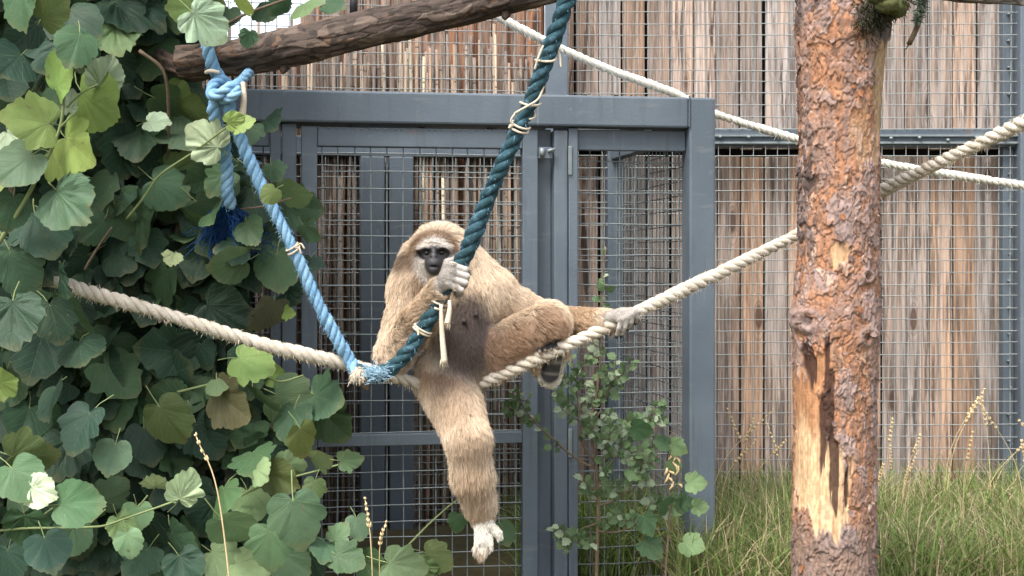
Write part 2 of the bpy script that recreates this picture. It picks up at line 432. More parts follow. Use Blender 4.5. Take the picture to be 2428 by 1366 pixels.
while x > -1.16:
    w = random.uniform(.07, .115); h = 2.75 - max(0, (-x - .55)) * 1.05 + random.uniform(-.04, .04)
    m = MB(); n = 7; V = []; ph = random.uniform(0, 6)
    for k in range(n):
        zz = -.05 + (h + .05) * k / (n - 1); e = .006 * math.sin(ph + k * 1.9)
        V += [(-w / 2 + e, 0, zz), (-w * .25, -.022, zz), (w * .25, -.024, zz), (w / 2 - .004 + e, 0, zz), (0, .02, zz)]
    Fc = []
    for k in range(n - 1):
        for j in range(5): Fc.append((k*5+j, k*5+(j+1) % 5, (k+1)*5+(j+1) % 5, (k+1)*5+j))
    Fc.append((0, 4, 3, 2, 1)); Fc.append(tuple((n-1)*5 + j for j in range(5)))
    m.add(V, Fc); m.build('slab', M_slab, slabs, False, loc=(x - w / 2, .045 + .012 * (i % 2), 0)); x -= w * .86; i += 1
m = MB(); m.box((-3.1, .08, 0), (-.05, .10, 2.0)); m.build('dark_gap_sheet', NT('gap_shade_2').base((.03, .022, .018), .9, .1), slabs, False)  # near-black sheet added so gaps in the reeds read as shade
lf = tag(empty('mesh_fence', (RF0[0] - UN[0] * .085, RF0[1] - UN[1] * .085, 0), TH), 'grey-blue steel fence with wire mesh in front of the reed screen', 'fence')
m = MB(); wires(m, -3.0, -.10, .02, 1.60, .0515, .0021); m.build('wire_mesh', M_wire2, lf)
m = MB(); wires(m, -3.0, -.10, 1.69, 2.85, .0515, .0021); m.build('wire_mesh', M_wire2, lf)
m = MB(); m.box((-3.0, .006, 1.605), (-.06, .06, 1.685), bev=.004); m.build('rail', M_paint, lf, False)
ua = u_at(895, RF0) - .0
for du in (-.062, .062):
    m = MB(); m.box((ua + du - .052 + .03, -.06, -.05), (ua + du + .052 + .03, .03, 1.60), bev=.005); m.build('post', M_paint, lf, False)
ub = u_at(240, RF0)
m = MB(); m.box((ub - .05, -.06, -.05), (ub + .05, .03, 1.60), bev=.005); m.build('post', M_paint, lf, False)

# ------------------------------------------------------------------ keeper's cage with its gate: local x along the front, y into the depth
cage = tag(empty('keeper_cage', (A[0], A[1], 0), TH), 'grey-blue steel mesh cage with a gate, roofed, in front of the fences', 'cage')
def part(name, boxes, parent=cage, bev=.004, mat=None, loc=None):
    m = MB()
    for lo, hi in boxes: m.box(lo, hi, bev=bev)
    return m.build(name, mat or M_paint, parent, False, loc=loc)
ZT = 1.726; ZB = ZT - .109
xl = u_at(470); xr = u_at(1690); xr0 = u_at(1629)
part('top_beam', [((xl, -.03, ZB), (xr0 - .001, .07, ZT))], bev=.008)
part('post', [((xr0, -.032, -.05), (xr, .068, ZT - .001))], bev=.007)
part('post', [((u_at(640), .0, -.05), (u_at(666), .06, ZB - .002))])
part('post', [((u_at(668), -.004, -.05), (u_at(703), .06, ZB - .002))])
part('post', [((u_at(1312), -.012, -.05), (u_at(1345), .05, ZB - .012))], bev=.005)
part('post', [((u_at(1347), -.010, -.05), (u_at(1369), .05, ZB - .004))], bev=.003)
part('rebate', [((u_at(1275), .035, -.05), (u_at(1311), .055, ZB - .006))], bev=.002)
pz0 = ZB - .078
part('panel_rail', [((u_at(1370), .012, pz0), (xr0 - .002, .052, ZB - .006))], bev=.003)
part('panel_rail', [((u_at(470), .012, pz0), (u_at(639), .052, ZB - .006))], bev=.003)
part('post', [((xl - .10, -.03, -.05), (xl - .001, .068, ZT - .002))], bev=.007)
m = MB(); wires(m, u_at(1372), xr0 - .004, .03, pz0 + .0, .0545, .0022, .06); m.build('wire_mesh', M_wire, cage)
m = MB(); wires(m, xl, u_at(640), .03, pz0, .0545, .0022, .07); m.build('wire_mesh', M_wire, cage)
for z in (.52, .92, 1.5):
    part('slot_plate', [((-.007, -.003, -.05), (.007, .002, .05))], bev=.002, mat=M_wire, loc=(u_at(1350) , -.013, z))
# weld beads where beam meets post
m = MB()
for k in range(26):
    z = ZB + .004 + k * .0042; m.tube([(xr0 - .003 + random.uniform(-.0015, .0015), -.036, z), (xr0 + .001, -.031, z + .004)], [.0035, .003], 5)
m.build('weld_seam', M_paint, cage)
# roof sheet, its depth set for the light inside, and back + side framing
DEP = 1.37
part('roof', [((xl - .1, .0705, ZT - .04), (xr, .72, ZT - .022))], bev=.0)  # roof cut short so that daylight reaches the reeds
part('roof', [((xl - .1, .7205, ZT - .042), (u_at(1400), .96, ZT - .024))], bev=.0)  # extra sheet added to shade the inside behind the gate
for i in range(7): part('roof_batten', [((xl + i * .27, .075, ZT - .075), (xl + i * .27 + .03, .72, ZT - .041))], bev=.0)
part('side_post', [((xr - .07, DEP - .075, -.05), (xr - .002, DEP - .005, ZT - .045))])
part('side_rail', [((xr - .06, .07, ZB - .02), (xr - .012, DEP - .08, ZB + .05))])
m = MB(); wires(m, 0, DEP - .15, .03, ZB - .02, .0545, .0020, 0); me = m.mesh('wire_mesh', M_wire)
link('wire_mesh', me, cage, (xr - .035, .07, 0), (0, 0, R(90)))
for i in range(12):                                  # bits of bark and dead leaves on the beam
    m = MB(); a = random.uniform(.004, .012)
    m.add([(-a, -.004, 0), (a, -.006, .001), (a * .7, .004, .006), (-a * .6, .005, .003), (0, 0, .010)], [(0, 1, 4), (1, 2, 4), (2, 3, 4), (3, 0, 4), (0, 3, 2, 1)])
    tag(m.build('bark_crumb', M_woody, None, False, loc=(*(A + UX * random.uniform(u_at(610), u_at(1600)) + UN * random.uniform(-.02, .03)), ZT + .0005), rot=(0, 0, random.uniform(0, 6))),
        'crumb of dark bark lying on top of the cage beam', 'bark crumb', 'bark crumbs on the cage beam')
# the gate
gate = tag(empty('gate', (0, 0, 0)), 'mesh gate leaf with a mid rail')
gate.parent = cage
gx0, gx1 = u_at(714), u_at(1274); gz1 = ZB - .012; gz0 = -.03
sw = u_at(752) - gx0
part('stile', [((gx0, -.012, gz0), (gx0 + sw, .038, gz1))], gate, .003)
part('stile', [((gx1 - sw, -.012, gz0), (gx1, .038, gz1))], gate, .003)
part('gate_rail', [((gx0 + sw + .001, -.011, gz1 - .066), (gx1 - sw - .001, .037, gz1 - .001))], gate, .003)
part('gate_rail', [((gx0 + sw + .001, -.011, .523), (gx1 - sw - .001, .037, .563))], gate, .003)
part('gate_rail', [((gx0 + sw + .001, -.011, gz0), (gx1 - sw - .001, .037, gz0 + .06))], gate, .003)
m = MB(); wires(m, gx0 + sw + .014, gx1 - sw, .565, gz1 - .05, .0558, .0023, .010); m.build('wire_mesh', M_wire, gate)
m = MB(); wires(m, gx0 + sw + .014, gx1 - sw, .04, .52, .0558, .0023, .012); m.build('wire_mesh', M_wire, gate)
lk = part('latch', [((gx1 + .002, -.022, 1.505), (gx1 + .048, -.006, 1.545))], gate, .002)
m = MB(); m.tube([(gx1 + .012, -.026, 1.512), (gx1 + .012, -.026, 1.54)], .009, 8); m.tube([(gx1 + .03, -.03, 1.53), (gx1 + .056, -.03, 1.538)], .006, 6); m.build('latch_bolt', M_wire, lk)
for i in range(26):                                  # paint chips and bolts on the gate head
    m = MB(); m.tube([(0, -.004, 0), (0, .0, 0)], [.0028, .0035], 5); m.build('rivet', M_wire, gate, loc=(gx0 + .06 + i * .028 + random.uniform(-.01, .01), -.012, gz1 - .003 - abs(random.gauss(0, .002))))
# ------------------------------------------------------------------ ropes
def rope_on(parent, pts, Rr, mat, pitch, name='strand', phase=0.0, taper=0.0, seg=13, fuzz=0, fmat=None, hand=1):
    _, Ls = smooth_path(pts, 50); n = max(8, int(Ls / pitch * seg)); path, Ls = smooth_path(pts, n)
    T = np.gradient(path, axis=0); T /= np.linalg.norm(T, axis=1)[:, None]
    N = np.zeros_like(T); nn = np.cross(T[0], [0, 1, .3]); nn /= np.linalg.norm(nn)
    for i in range(n):
        nn = nn - T[i] * nn.dot(T[i]); nn /= np.linalg.norm(nn); N[i] = nn
    B = np.cross(T, N); s = np.linspace(0, Ls, n)
    rr = Rr * (1 + .06 * np.sin(s * 9 + phase) + .04 * np.sin(s * 23 + 1) + .03 * np.sin(s * 61)) * np.where(s > Ls - taper, 1, 1) if True else Rr
    for k in range(3):
        a = hand * 2 * np.pi * s / pitch + phase + k * 2 * np.pi / 3 + .55 * np.sin(s * 6.3) + .35 * np.sin(s * 17 + k) + .18 * np.sin(s * 41 + 2 * k)
        c = path + (np.cos(a)[:, None] * N + np.sin(a)[:, None] * B) * (rr * .50)[:, None]
        m = MB(); m.tube(c, rr * .565, 9); m.build(name, mat, parent)
    if fuzz:
        m = MB()
        for _ in range(fuzz):
            i = random.randrange(n); a = random.uniform(0, 6.283); o = math.cos(a) * N[i] + math.sin(a) * B[i]
            p = path[i] + o * rr[i] * .95; l = abs(random.gauss(.0, .006)) + .003
            d = o * random.uniform(.3, 1) + T[i] * random.uniform(-1, 1) + np.array([0, 0, -.2]); d /= np.linalg.norm(d)
            q = np.cross(d, [0, 1, 0]); q /= np.linalg.norm(q) + 1e-9; w = .00055
            p1 = p + d * l * .6 + np.array([0, 0, -.1 * l]); p2 = p + d * l + np.array([0, 0, -.35 * l])
            m.add([p - q * w, p + q * w, p1 + q * w * .8, p1 - q * w * .8, p2], [(0, 1, 2, 3), (3, 2, 4)])
        f = m.build('loose_fibres', fmat or mat, parent, False); f['kind'] = 'stuff'
    return path, T, N, B, Ls
def at_len(path, px):                                # index of the path sample seen nearest the photo's column px
    c = CX + path[:, 0] / path[:, 1] * F
    return int(np.argmin(np.abs(c - px)))
def loop_tie(parent, path, T, N, B, i, Rr, turns=1.3, r=.0038, mat=None, tails=(), slant=.02):
    m = MB(); n = int(18 * turns); pts = []
    for k in range(n + 1):
        a = k / 18 * 2 * math.pi
        pts.append(path[i] + (math.cos(a) * N[i] + math.sin(a) * B[i]) * (Rr * 1.09) + T[i] * (slant * (k / n - .5) + .006 * math.sin(a)))
    m.tube(pts, r, 6)
    for tl in tails:
        tp, _ = smooth_path(tl, 14); m.tube(tp, np.linspace(r, r * .9, 14), 6)
    return m.build('twine_tie', mat or M_twine, parent)

# natural rope spanning behind the pine
wr = tag(empty('natural_rope', P(205, 690, 4.38)), 'thick cream twisted rope the gibbon sits on, running behind the pine trunk', 'rope')
wr_inv = wr.matrix_world.inverted() if False else Matrix.Translation(-Vector(wr.location))
def rel(o, pts): return [Vector(p) - Vector(o.location) for p in pts]
WP = [P(60, 640, 4.40), P(205, 690, 4.38), P(400, 747, 4.38), P(620, 815, 4.42), P(790, 856, 4.47), P(900, 885, 4.53), P(1010, 912, 4.60), P(1100, 918, 4.62), P(1170, 896, 4.59), P(1300, 838, 4.50),
      P(1440, 775, 4.48), P(1520, 735, 4.52), P(1700, 650, 4.68), P(1890, 557, 4.83), P(1990, 507, 4.84), P(2090, 453, 4.78), P(2260, 370, 4.50), P(2428, 290, 4.28), P(2650, 180, 4.0)]
pth, T, N, B, _ = rope_on(wr, rel(wr, WP), .0203, M_white, .098, fuzz=4500, fmat=M_twine)

br = tag(empty('bleached_rope', P(1200, 50, 5.9)), 'thin pale rope sloping down across the upper plank fence behind the cage', 'rope')
BP = [P(1080, -20, 5.7), P(1200, 50, 5.75), P(1330, 115, 5.8), P(1450, 167, 5.85), P(1600, 222, 5.9), P(1690, 268, 5.95), P(1890, 330, 6.0), P(2090, 385, 6.0), P(2250, 413, 6.0), P(2428, 440, 6.0), P(2600, 462, 6.0)]
rope_on(br, rel(br, BP), .0165, M_white2, .075, fuzz=1500)

# faded blue rope tied round the log
lb = tag(empty('faded_blue_rope', P(540, 230, 4.36)), 'light blue twisted rope knotted round the bark log', 'rope')
LP = [P(538, 215, 4.34), P(545, 262, 4.36), P(566, 318, 4.38), P(605, 410, 4.40), P(650, 500, 4.41), P(700, 600, 4.42), P(755, 720, 4.43), P(800, 805, 4.45), P(828, 852, 4.47), P(846, 882, 4.45)]
pl, Tl, Nl, Bl, _ = rope_on(lb, rel(lb, LP), .0180, M_lblue, .082, fuzz=1200)
i = 0
loc = [Vector(p) for p in rel(lb, [P(700, 585, 4.38)])][0]
i = int(np.argmin(np.linalg.norm(pl - np.array(rel(lb, [P(697, 590, 4.42)])[0]), axis=1)))
loop_tie(lb, pl, Tl, Nl, Bl, i, .0186, 1.6, .0032, tails=[rel(lb, [P(700, 588, 4.38), P(713, 578, 4.37), P(722, 590, 4.37)]), rel(lb, [P(702, 588, 4.38), P(710, 590, 4.37), P(714, 602, 4.37)])])
KN = [P(470, 60, 4.52), P(484, 78, 4.44), P(490, 98, 4.375), P(496, 130, 4.355), P(508, 165, 4.375), P(530, 195, 4.40)]
rope_on(lb, rel(lb, KN), .0180, M_lblue, .085, fuzz=120)
K2 = [P(545, 205, 4.40), P(528, 190, 4.37), P(505, 202, 4.34), P(502, 226, 4.32), P(522, 222, 4.30), P(548, 205, 4.32), P(552, 222, 4.35), P(530, 244, 4.38), P(508, 238, 4.37)]
rope_on(lb, rel(lb, K2), .0150, M_lblue, .08)
K3 = [P(522, 236, 4.35), P(545, 232, 4.31), P(562, 218, 4.31), P(556, 206, 4.34), P(566, 196, 4.37), P(582, 182, 4.41), P(596, 166, 4.48)]
rope_on(lb, rel(lb, K3), .0145, M_lblue, .08)
K4 = [P(512, 238, 4.36), P(506, 262, 4.36), P(518, 300, 4.40), P(532, 340, 4.43), P(538, 400, 4.45), P(540, 455, 4.47), P(548, 490, 4.50)]
rope_on(lb, rel(lb, K4), .0180, M_lblue, .085, fuzz=150)
m = MB(); m.tube(smooth_path(rel(lb, [P(575, 196, 4.36), P(578, 230, 4.35), P(574, 280, 4.35)]), 12)[0], np.linspace(.008, .011, 12), 7); m.build('twine_tie', M_twine, lb)
m = MB(); m.tube(smooth_path(rel(lb, [P(488, 172, 4.35), P(500, 168, 4.335), P(520, 172, 4.345)]), 10)[0], .006, 6); m.build('twine_tie', M_twine, lb)

# blue fibre bundle hanging from its tail
fb = tag(empty('blue_fibre_bundle', P(560, 540, 4.62)), 'frayed royal blue fibre bundle hanging among the vine leaves', 'fibre bundle')
m = MB()
for k in range(700):
    c0 = P(540 + random.uniform(-8, 8), 485 + random.uniform(-6, 6), 4.56 + random.uniform(-.02, .02)); tgt = P(548 + random.gauss(0, 36), 575 + random.gauss(0, 22), 4.62 + random.gauss(0, .04))
    q = [c0, c0.lerp(tgt, .4) + Vector((random.gauss(0, .012), random.gauss(0, .012), .01)), c0.lerp(tgt, .75) + Vector((random.gauss(0, .018), random.gauss(0, .018), random.gauss(0, .012))), tgt + Vector((random.gauss(0, .02), random.gauss(0, .02), random.gauss(0, .018)))]
    m.tube(rel(fb, q), [.0022, .0018, .0014, .0009], 3, cap=False)
f = m.build('fibres', M_royal, fb); f['kind'] = 'stuff'

# teal rope in the gibbon's fist
tr = tag(empty('teal_rope', P(905, 880, 4.42)), 'thick dark teal twisted rope gripped in the gibbon\'s raised fist', 'rope')
TP = [P(1375, -90, 4.22), P(1342, 8, 4.25), P(1300, 125, 4.28), P(1255, 250, 4.31), P(1205, 360, 4.34), P(1160, 460, 4.37), P(1128, 545, 4.39), P(1105, 600, 4.405), P(1076, 650, 4.42), P(1045, 705, 4.43),
      P(1012, 765, 4.425), P(975, 822, 4.42), P(935, 868, 4.42), P(895, 888, 4.43), P(862, 888, 4.44), P(846, 880, 4.45)]
pt, Tt, Nt, Bt, _ = rope_on(tr, rel(tr, TP), .0240, M_teal, .118, fuzz=350, fmat=M_lblue)
def near(px, py, d): return int(np.argmin(np.linalg.norm(pt - np.array(rel(tr, [P(px, py, d)])[0]), axis=1)))
loop_tie(tr, pt, Tt, Nt, Bt, near(1232, 300, 4.33), .0256, 1.7, .0036, tails=[rel(tr, [P(1216, 300, 4.30), P(1212, 285, 4.295), P(1222, 268, 4.29)]), rel(tr, [P(1215, 296, 4.30), P(1206, 304, 4.30)])], slant=.022)
loop_tie(tr, pt, Tt, Nt, Bt, near(1250, 255, 4.31), .0256, 1.2, .0036, tails=[rel(tr, [P(1222, 268, 4.28), P(1250, 252, 4.27), P(1276, 235, 4.28), P(1290, 205, 4.29)])], slant=.05)
loop_tie(tr, pt, Tt, Nt, Bt, near(1288, 140, 4.29), .0256, .6, .0036, tails=[rel(tr, [P(1268, 165, 4.255), P(1275, 140, 4.25), P(1288, 108, 4.25)]), rel(tr, [P(1318, 112, 4.28), P(1327, 130, 4.275), P(1330, 160, 4.275)])], slant=.03)
loop_tie(tr, pt, Tt, Nt, Bt, near(1000, 785, 4.42), .0256, 1.5, .0036, tails=[rel(tr, [P(990, 775, 4.385), P(992, 795, 4.38)])], slant=.012)
loop_tie(tr, pt, Tt, Nt, Bt, near(1040, 718, 4.43), .0256, 1.3, .0036, slant=.02)
for q in ([P(1046, 722, 4.39), P(1047, 770, 4.385), P(1050, 815, 4.385), P(1054, 862, 4.385)], [P(1066, 712, 4.40), P(1066, 735, 4.395), P(1060, 768, 4.39)]):
    m = MB(); q2, _ = smooth_path(rel(tr, q), 16); m.tube(q2, np.linspace(.0055, .010, 16), 7)
    for k in range(26):
        e = Vector(q2[-1]) + Vector((random.gauss(0, .006), random.gauss(0, .004), 0)); m.tube([Vector(q2[-2]) + (e - Vector(q2[-1])) * .6, e + Vector((random.gauss(0, .002), 0, -random.uniform(.006, .02)))], [.0018, .0006], 4)
    m.build('twine_tail', M_twine, tr)
# frayed join where the three ropes meet
jt = tag(empty('rope_end', P(858, 890, 4.42)), 'frayed pale rope end poking out where blue and cream ropes join', 'rope end')
m = MB()
for k in range(220):
    s0 = P(850 + random.uniform(-6, 10), 878 + random.uniform(-8, 6), 4.41 + random.uniform(-.01, .01)); e = P(848 + random.gauss(-2, 9), 896 + random.gauss(4, 7), 4.40 + random.gauss(0, .01))
    m.tube(rel(jt, [s0, s0.lerp(e, .5) + Vector((random.gauss(0, .003), 0, .003)), e]), [.0018, .0015, .0006], 4, cap=False)
f = m.build('fibres', M_twine, jt); f['kind'] = 'stuff'
m = MB()
for k in range(420):
    t_ = random.random(); s0 = P(868 + 50 * t_, 886 + random.gauss(0, 9), 4.405 + random.gauss(0, .008)); e = s0 + Vector((random.gauss(0, .012), random.uniform(-.012, .0), random.gauss(.002, .008)))
    m.tube(rel(jt, [s0, e]), [.0014, .0006], 3, cap=False)
f = m.build('blue_fluff', NT('pale_blue_fluff').base((.30, .45, .55), .9, .1), jt); f['kind'] = 'stuff'
m = MB(); m.tube(smooth_path(rel(jt, [P(868, 888, 4.43), P(864, 905, 4.43), P(872, 925, 4.43)]), 10)[0], [.012, .013, .015, .016, .016, .015, .014, .011, .008, .004], 8); m.build('dark_end', M_woody, jt)

# ------------------------------------------------------------------ bark log and pine trunk
def cells(u, v, su, sv, per, seed):
    """jittered cells on an unrolled cylinder; returns cell id hash (0..1), second hash, local offset, edge distance"""
    iu, iv = np.floor(u / su).astype(int), np.floor(v / sv).astype(int)
    nper = max(1, int(round(per / su)))
    def hh(a, b, s):
        n = ((a % nper) * 374761393 + b * 668265263 + (s + seed * 17) * 1013904223) & 0xFFFFFFFF
        n = ((n ^ (n >> 13)) * 1274126177) & 0xFFFFFFFF
        return ((n ^ (n >> 16)) & 0xFFFF) / 65535.0
    b1 = np.full(u.shape, 9.); b2 = np.full(u.shape, 9.); idh = np.zeros(u.shape); id2 = np.zeros(u.shape); du = np.zeros(u.shape); dv = np.zeros(u.shape)
    for a in (-1, 0, 1):
        for b in (-1, 0, 1):
            cu, cv = iu + a, iv + b
            pu = (cu + .15 + .7 * hh(cu, cv, 1)) * su; pv = (cv + .15 + .7 * hh(cu, cv, 2)) * sv
            d = np.hypot((u - pu) / su, (v - pv) / sv); nw = d < b1
            b2 = np.where(nw, b1, np.minimum(b2, d)); du = np.where(nw, u - pu, du); dv = np.where(nw, v - pv, dv)
            idh = np.where(nw, hh(cu, cv, 3), idh); id2 = np.where(nw, hh(cu, cv, 4), id2); b1 = np.where(nw, d, b1)
    return idh, id2, du / su, dv / sv, b2 - b1
def lerp3(a, b, t): return np.asarray(a) * (1 - t[..., None]) + np.asarray(b) * t[..., None]
def sst(x, a, b):
    t = np.clip((x - a) / (b - a), 0, 1); return t * t * (3 - 2 * t)

tree = tag(empty('pine_tree', P(1985, 620, 4.52) - Vector((0, 0, CAMZ))), 'bare pine trunk with flaking orange and grey bark', 'tree')
TD = 4.52; nu, nv = 330, 760; ztop = 2.35
zz = np.linspace(-.05, ztop, nv)
def trunk_axis(z):
    py = HZ - (z - CAMZ) / TD * F
    cx = np.interp(py, [-300, 0, 300, 600, 760, 900, 1366, 1600], [2002, 1999, 1991, 1987, 1984, 1980, 1976, 1972])
    hw = np.interp(py, [-300, 0, 60, 160, 300, 600, 700, 770, 850, 1000, 1200, 1366, 1600], [112, 108, 112, 102, 96, 96, 100, 104, 99, 97, 98, 100, 108])
    return (cx - CX) / F * TD, hw / F * TD
axx, rad = trunk_axis(zz); th = np.arange(nu) / nu * 2 * np.pi       # th=pi/2*3 faces the camera (-y)
TH2, ZZ = np.meshgrid(th, zz); R0 = rad[:, None]; U = TH2 * .128; per = 2 * np.pi * .128
wu = vnoise(U * 26, ZZ * 18, 0 * U, 3) * .014 + vnoise(U * 70, ZZ * 45, 0 * U, 4) * .008 + vnoise(U * 190, ZZ * 120, 0 * U, 14) * .003; wv = vnoise(U * 26, ZZ * 18, 0 * U + 9, 5) * .018 + vnoise(U * 70, ZZ * 45, 0 * U, 6) * .011 + vnoise(U * 190, ZZ * 120, 0 * U, 16) * .004
a1, a2, du1, dv1, e1 = cells(U + wu, ZZ + wv, .036, .070, per, 1)
c1, c2, du2, dv2, e2 = cells(U + wu * 1.6, ZZ + wv * 1.6, .0145, .030, per, 2)
f1, f2, du3, dv3, e3 = cells(U + wu * 1.2 + .003, ZZ + wv, .008, .012, per, 3)
big = vnoise(U * 9, ZZ * 5, 0 * U, 8)
disp = .0065 * (a1 - .5) + .0035 * (c1 - .5) + .0035 * du2 * (c2 - .5) * 2 - .0045 * dv2 * np.abs(c2) - .004 * dv1 * (a2) + .0012 * (f1 - .5)
disp -= .0022 * (1 - sst(e1, 0, .08)) + .0010 * (1 - sst(e2, 0, .10)); disp += .0012 * vnoise(U * 200, ZZ * 60, 0 * U, 17)
# colours: orange inner bark, purple-grey plates, dark grey, pale chips
orange = np.array((.40, .195, .105)); grey = np.array((.33, .245, .22)); dark = np.array((.055, .042, .038)); pale = np.array((.50, .36, .26)); tan = np.array((.56, .36, .19)); brown = np.array((.27, .150, .098))
C = lerp3(orange, brown, sst(c1, .35, .8)); C = lerp3(C, grey, sst(a1 + .5 * big + .25 * (c2 - .5), .45, .75) * .85)
C = lerp3(C, orange * 1.15, sst(f2, .82, .95) * .6); C = lerp3(C, pale, sst(c2, .86, .97) * sst(f1, .3, .6) * .7)
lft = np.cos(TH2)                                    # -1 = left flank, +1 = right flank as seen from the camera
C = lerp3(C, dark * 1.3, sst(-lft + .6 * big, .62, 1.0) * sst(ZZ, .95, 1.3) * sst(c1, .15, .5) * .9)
C = lerp3(C, dark, (1 - sst(e1, .0, .06)) * .55); C = lerp3(C, dark, (1 - sst(e2, 0, .08)) * .30)
# peeled, knots, stains and painted shade at the top: masks in the unrolled bark (s = sine of the angle across the front, py = height expressed in photo rows)
PY = HZ - (ZZ - CAMZ) / TD * F; S = np.cos(TH2); FR = sst(-np.sin(TH2), -.2, .15)
jag = vnoise(U * 60, ZZ * 9, 0 * U, 11) + .5 * vnoise(U * 160, ZZ * 24, 0 * U, 12)
def patch(px, py, rx, ry, rag=.35, x=S, y=PY):
    c0 = (px - 1985) / 99.0
    d = np.hypot((x - c0) / (rx / 99.0), (y - py) / ry) + rag * jag
    return (1 - sst(d, .8, 1.0)) * FR
peel = np.maximum.reduce([patch(1905, 1010, 36, 150, .3), patch(1945, 1120, 62, 105, .25), patch(1900, 1100, 46, 110), patch(1955, 1195, 46, 75, .3), patch(2072, 210, 32, 170, .4), patch(2030, 330, 34, 60, .6) * .5, patch(1968, 600, 24, 34, .3), patch(1925, 880, 28, 60, .5)])
fib = .5 + .5 * vnoise(U * 240, ZZ * 9, 0 * U, 13); tn = lerp3(tan, np.array((.30, .155, .07)), sst(fib, .45, .9)); tn = lerp3(tn, pale * 1.1, sst(vnoise(U * 40, ZZ * 10, 0 * U, 15), .1, .6) * .5)
tn = lerp3(np.array((.33, .165, .080)) * (.75 + .5 * fib)[..., None], tn * .5 + .5 * np.array((.60, .42, .25)), np.where(PY > 700, sst(PY + 40 * jag, 960, 1060), .55))
green = patch(2072, 170, 40, 170, .4) * .4
C = C * (1 - peel[..., None]) + tn * peel[..., None]; C = lerp3(C, np.array((.20, .17, .09)), green)
disp = disp * (1 - .93 * peel) - .006 * peel + peel * .0007 * (fib - .5)
rot = np.maximum.reduce([patch(1947, 960, 16, 140, .6), patch(1965, 1090, 12, 80, .6), patch(1912, 860, 14, 60, .5), patch(1992, 1120, 7, 60, .6)])
C = lerp3(C, np.array((.045, .022, .016)), rot * .92); disp -= .006 * rot
low = sst(PY, 1180, 1290) * .75; C = lerp3(C, np.array((.20, .15, .125)), low * (1 - peel))
top_shade = patch(2066, 45, 72, 68, .35); C = lerp3(C, dark * 1.2, top_shade * .9)  # shade under the branch stub painted onto the bark
for (kx, ky, kr) in ((1908, 758, 30), (2036, 795, 24), (2036, 655, 18)):
    c0 = (kx - 1985) / 99.0; dk = np.hypot((S - c0) * 99, PY - ky) / kr
    ring = np.exp(-((dk - .75) / .28) ** 2) * FR; hole = (1 - sst(dk, .2, .45)) * FR
    disp += .007 * ring * (.7 + .6 * jag) - .004 * hole + .006 * (1 - sst(dk, .4, 1.4)) * FR
    C = lerp3(C, grey * .8, np.clip(ring, 0, 1) * .7); C = lerp3(C, dark, hole * .8); C = lerp3(C, dark * 1.5, .5 * (1 - sst(np.abs(np.sin(dk * 9)), 0, .5)) * (1 - sst(dk, .9, 1.2)) * FR)
C = lerp3(C, grey * .75, sst(vnoise(U * 40, ZZ * 9, 0 * U, 22) + .5 * vnoise(U * 130, ZZ * 40, 0 * U, 23), .1, .8) * .55 * (1 - peel)); C = C * (.54 + .42 * (.5 + .5 * vnoise(U * 150, ZZ * 70, 0 * U, 21)))[..., None] * np.where(peel > .5, 1.15, 1.0)[..., None]
RR = R0 + disp + .004 * vnoise(np.cos(TH2) * 2, np.sin(TH2) * 2, ZZ * 5, 31)
V = np.stack([axx[:, None] + RR * np.cos(TH2), TD + RR * np.sin(TH2), ZZ], -1) - np.array(tree.location)
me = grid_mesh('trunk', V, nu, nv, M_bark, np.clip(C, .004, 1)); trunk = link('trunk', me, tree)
# curling bark flakes on the trunk
flk = []
for k in range(6):
    m = MB(); w = random.uniform(.008, .014); h = random.uniform(.012, .022); V = []; n = 5
    for i in range(n):
        for j in range(4):
            s = i / (n - 1); q = j / 3 - .5
            V.append((q * w * 2 * (1 - .55 * s ** 2) * random.uniform(.85, 1.15), -.0015 - .010 * s ** 2 + .006 * q * q * (1 if k % 2 else -1), -h * s * 1.2 + random.uniform(-.001, .001)))
    Fc = [(i*4+j, i*4+j+1, (i+1)*4+j+1, (i+1)*4+j) for i in range(n - 1) for j in range(3)]
    m.add(V, Fc); V2 = np.array(V); V2[:, 1] += .0016; m.add(V2, [f[::-1] for f in Fc])
    c = random.choice([(.30, .20, .17), (.40, .25, .17), (.36, .15, .07), (.20, .13, .11)])
    me = m.mesh('bark_flake', M_bark); set_col(me, np.tile(np.array(c), (len(me.vertices), 1)) * rng.uniform(.42, .75, (len(me.vertices), 1))); flk.append(me)
for k in range(120):
    iz = random.randrange(40, nv - 20); it = int((random.uniform(.93, 2.07)) * np.pi / (2 * np.pi) * nu) % nu
    if peel[iz, it] > .2 or rot[iz, it] > .2: continue
    a = th[it]; p = Vector((axx[iz] + (RR[iz, it] + .0005) * math.cos(a), TD + (RR[iz, it] + .0005) * math.sin(a), zz[iz])) - tree.location
    o = link('bark_flake', flk[random.randrange(6)], trunk, p, (random.uniform(-.2, .1), random.gauss(0, .5), a + math.pi / 2)); s = random.uniform(.4, .95); o.scale = (s, s, s)
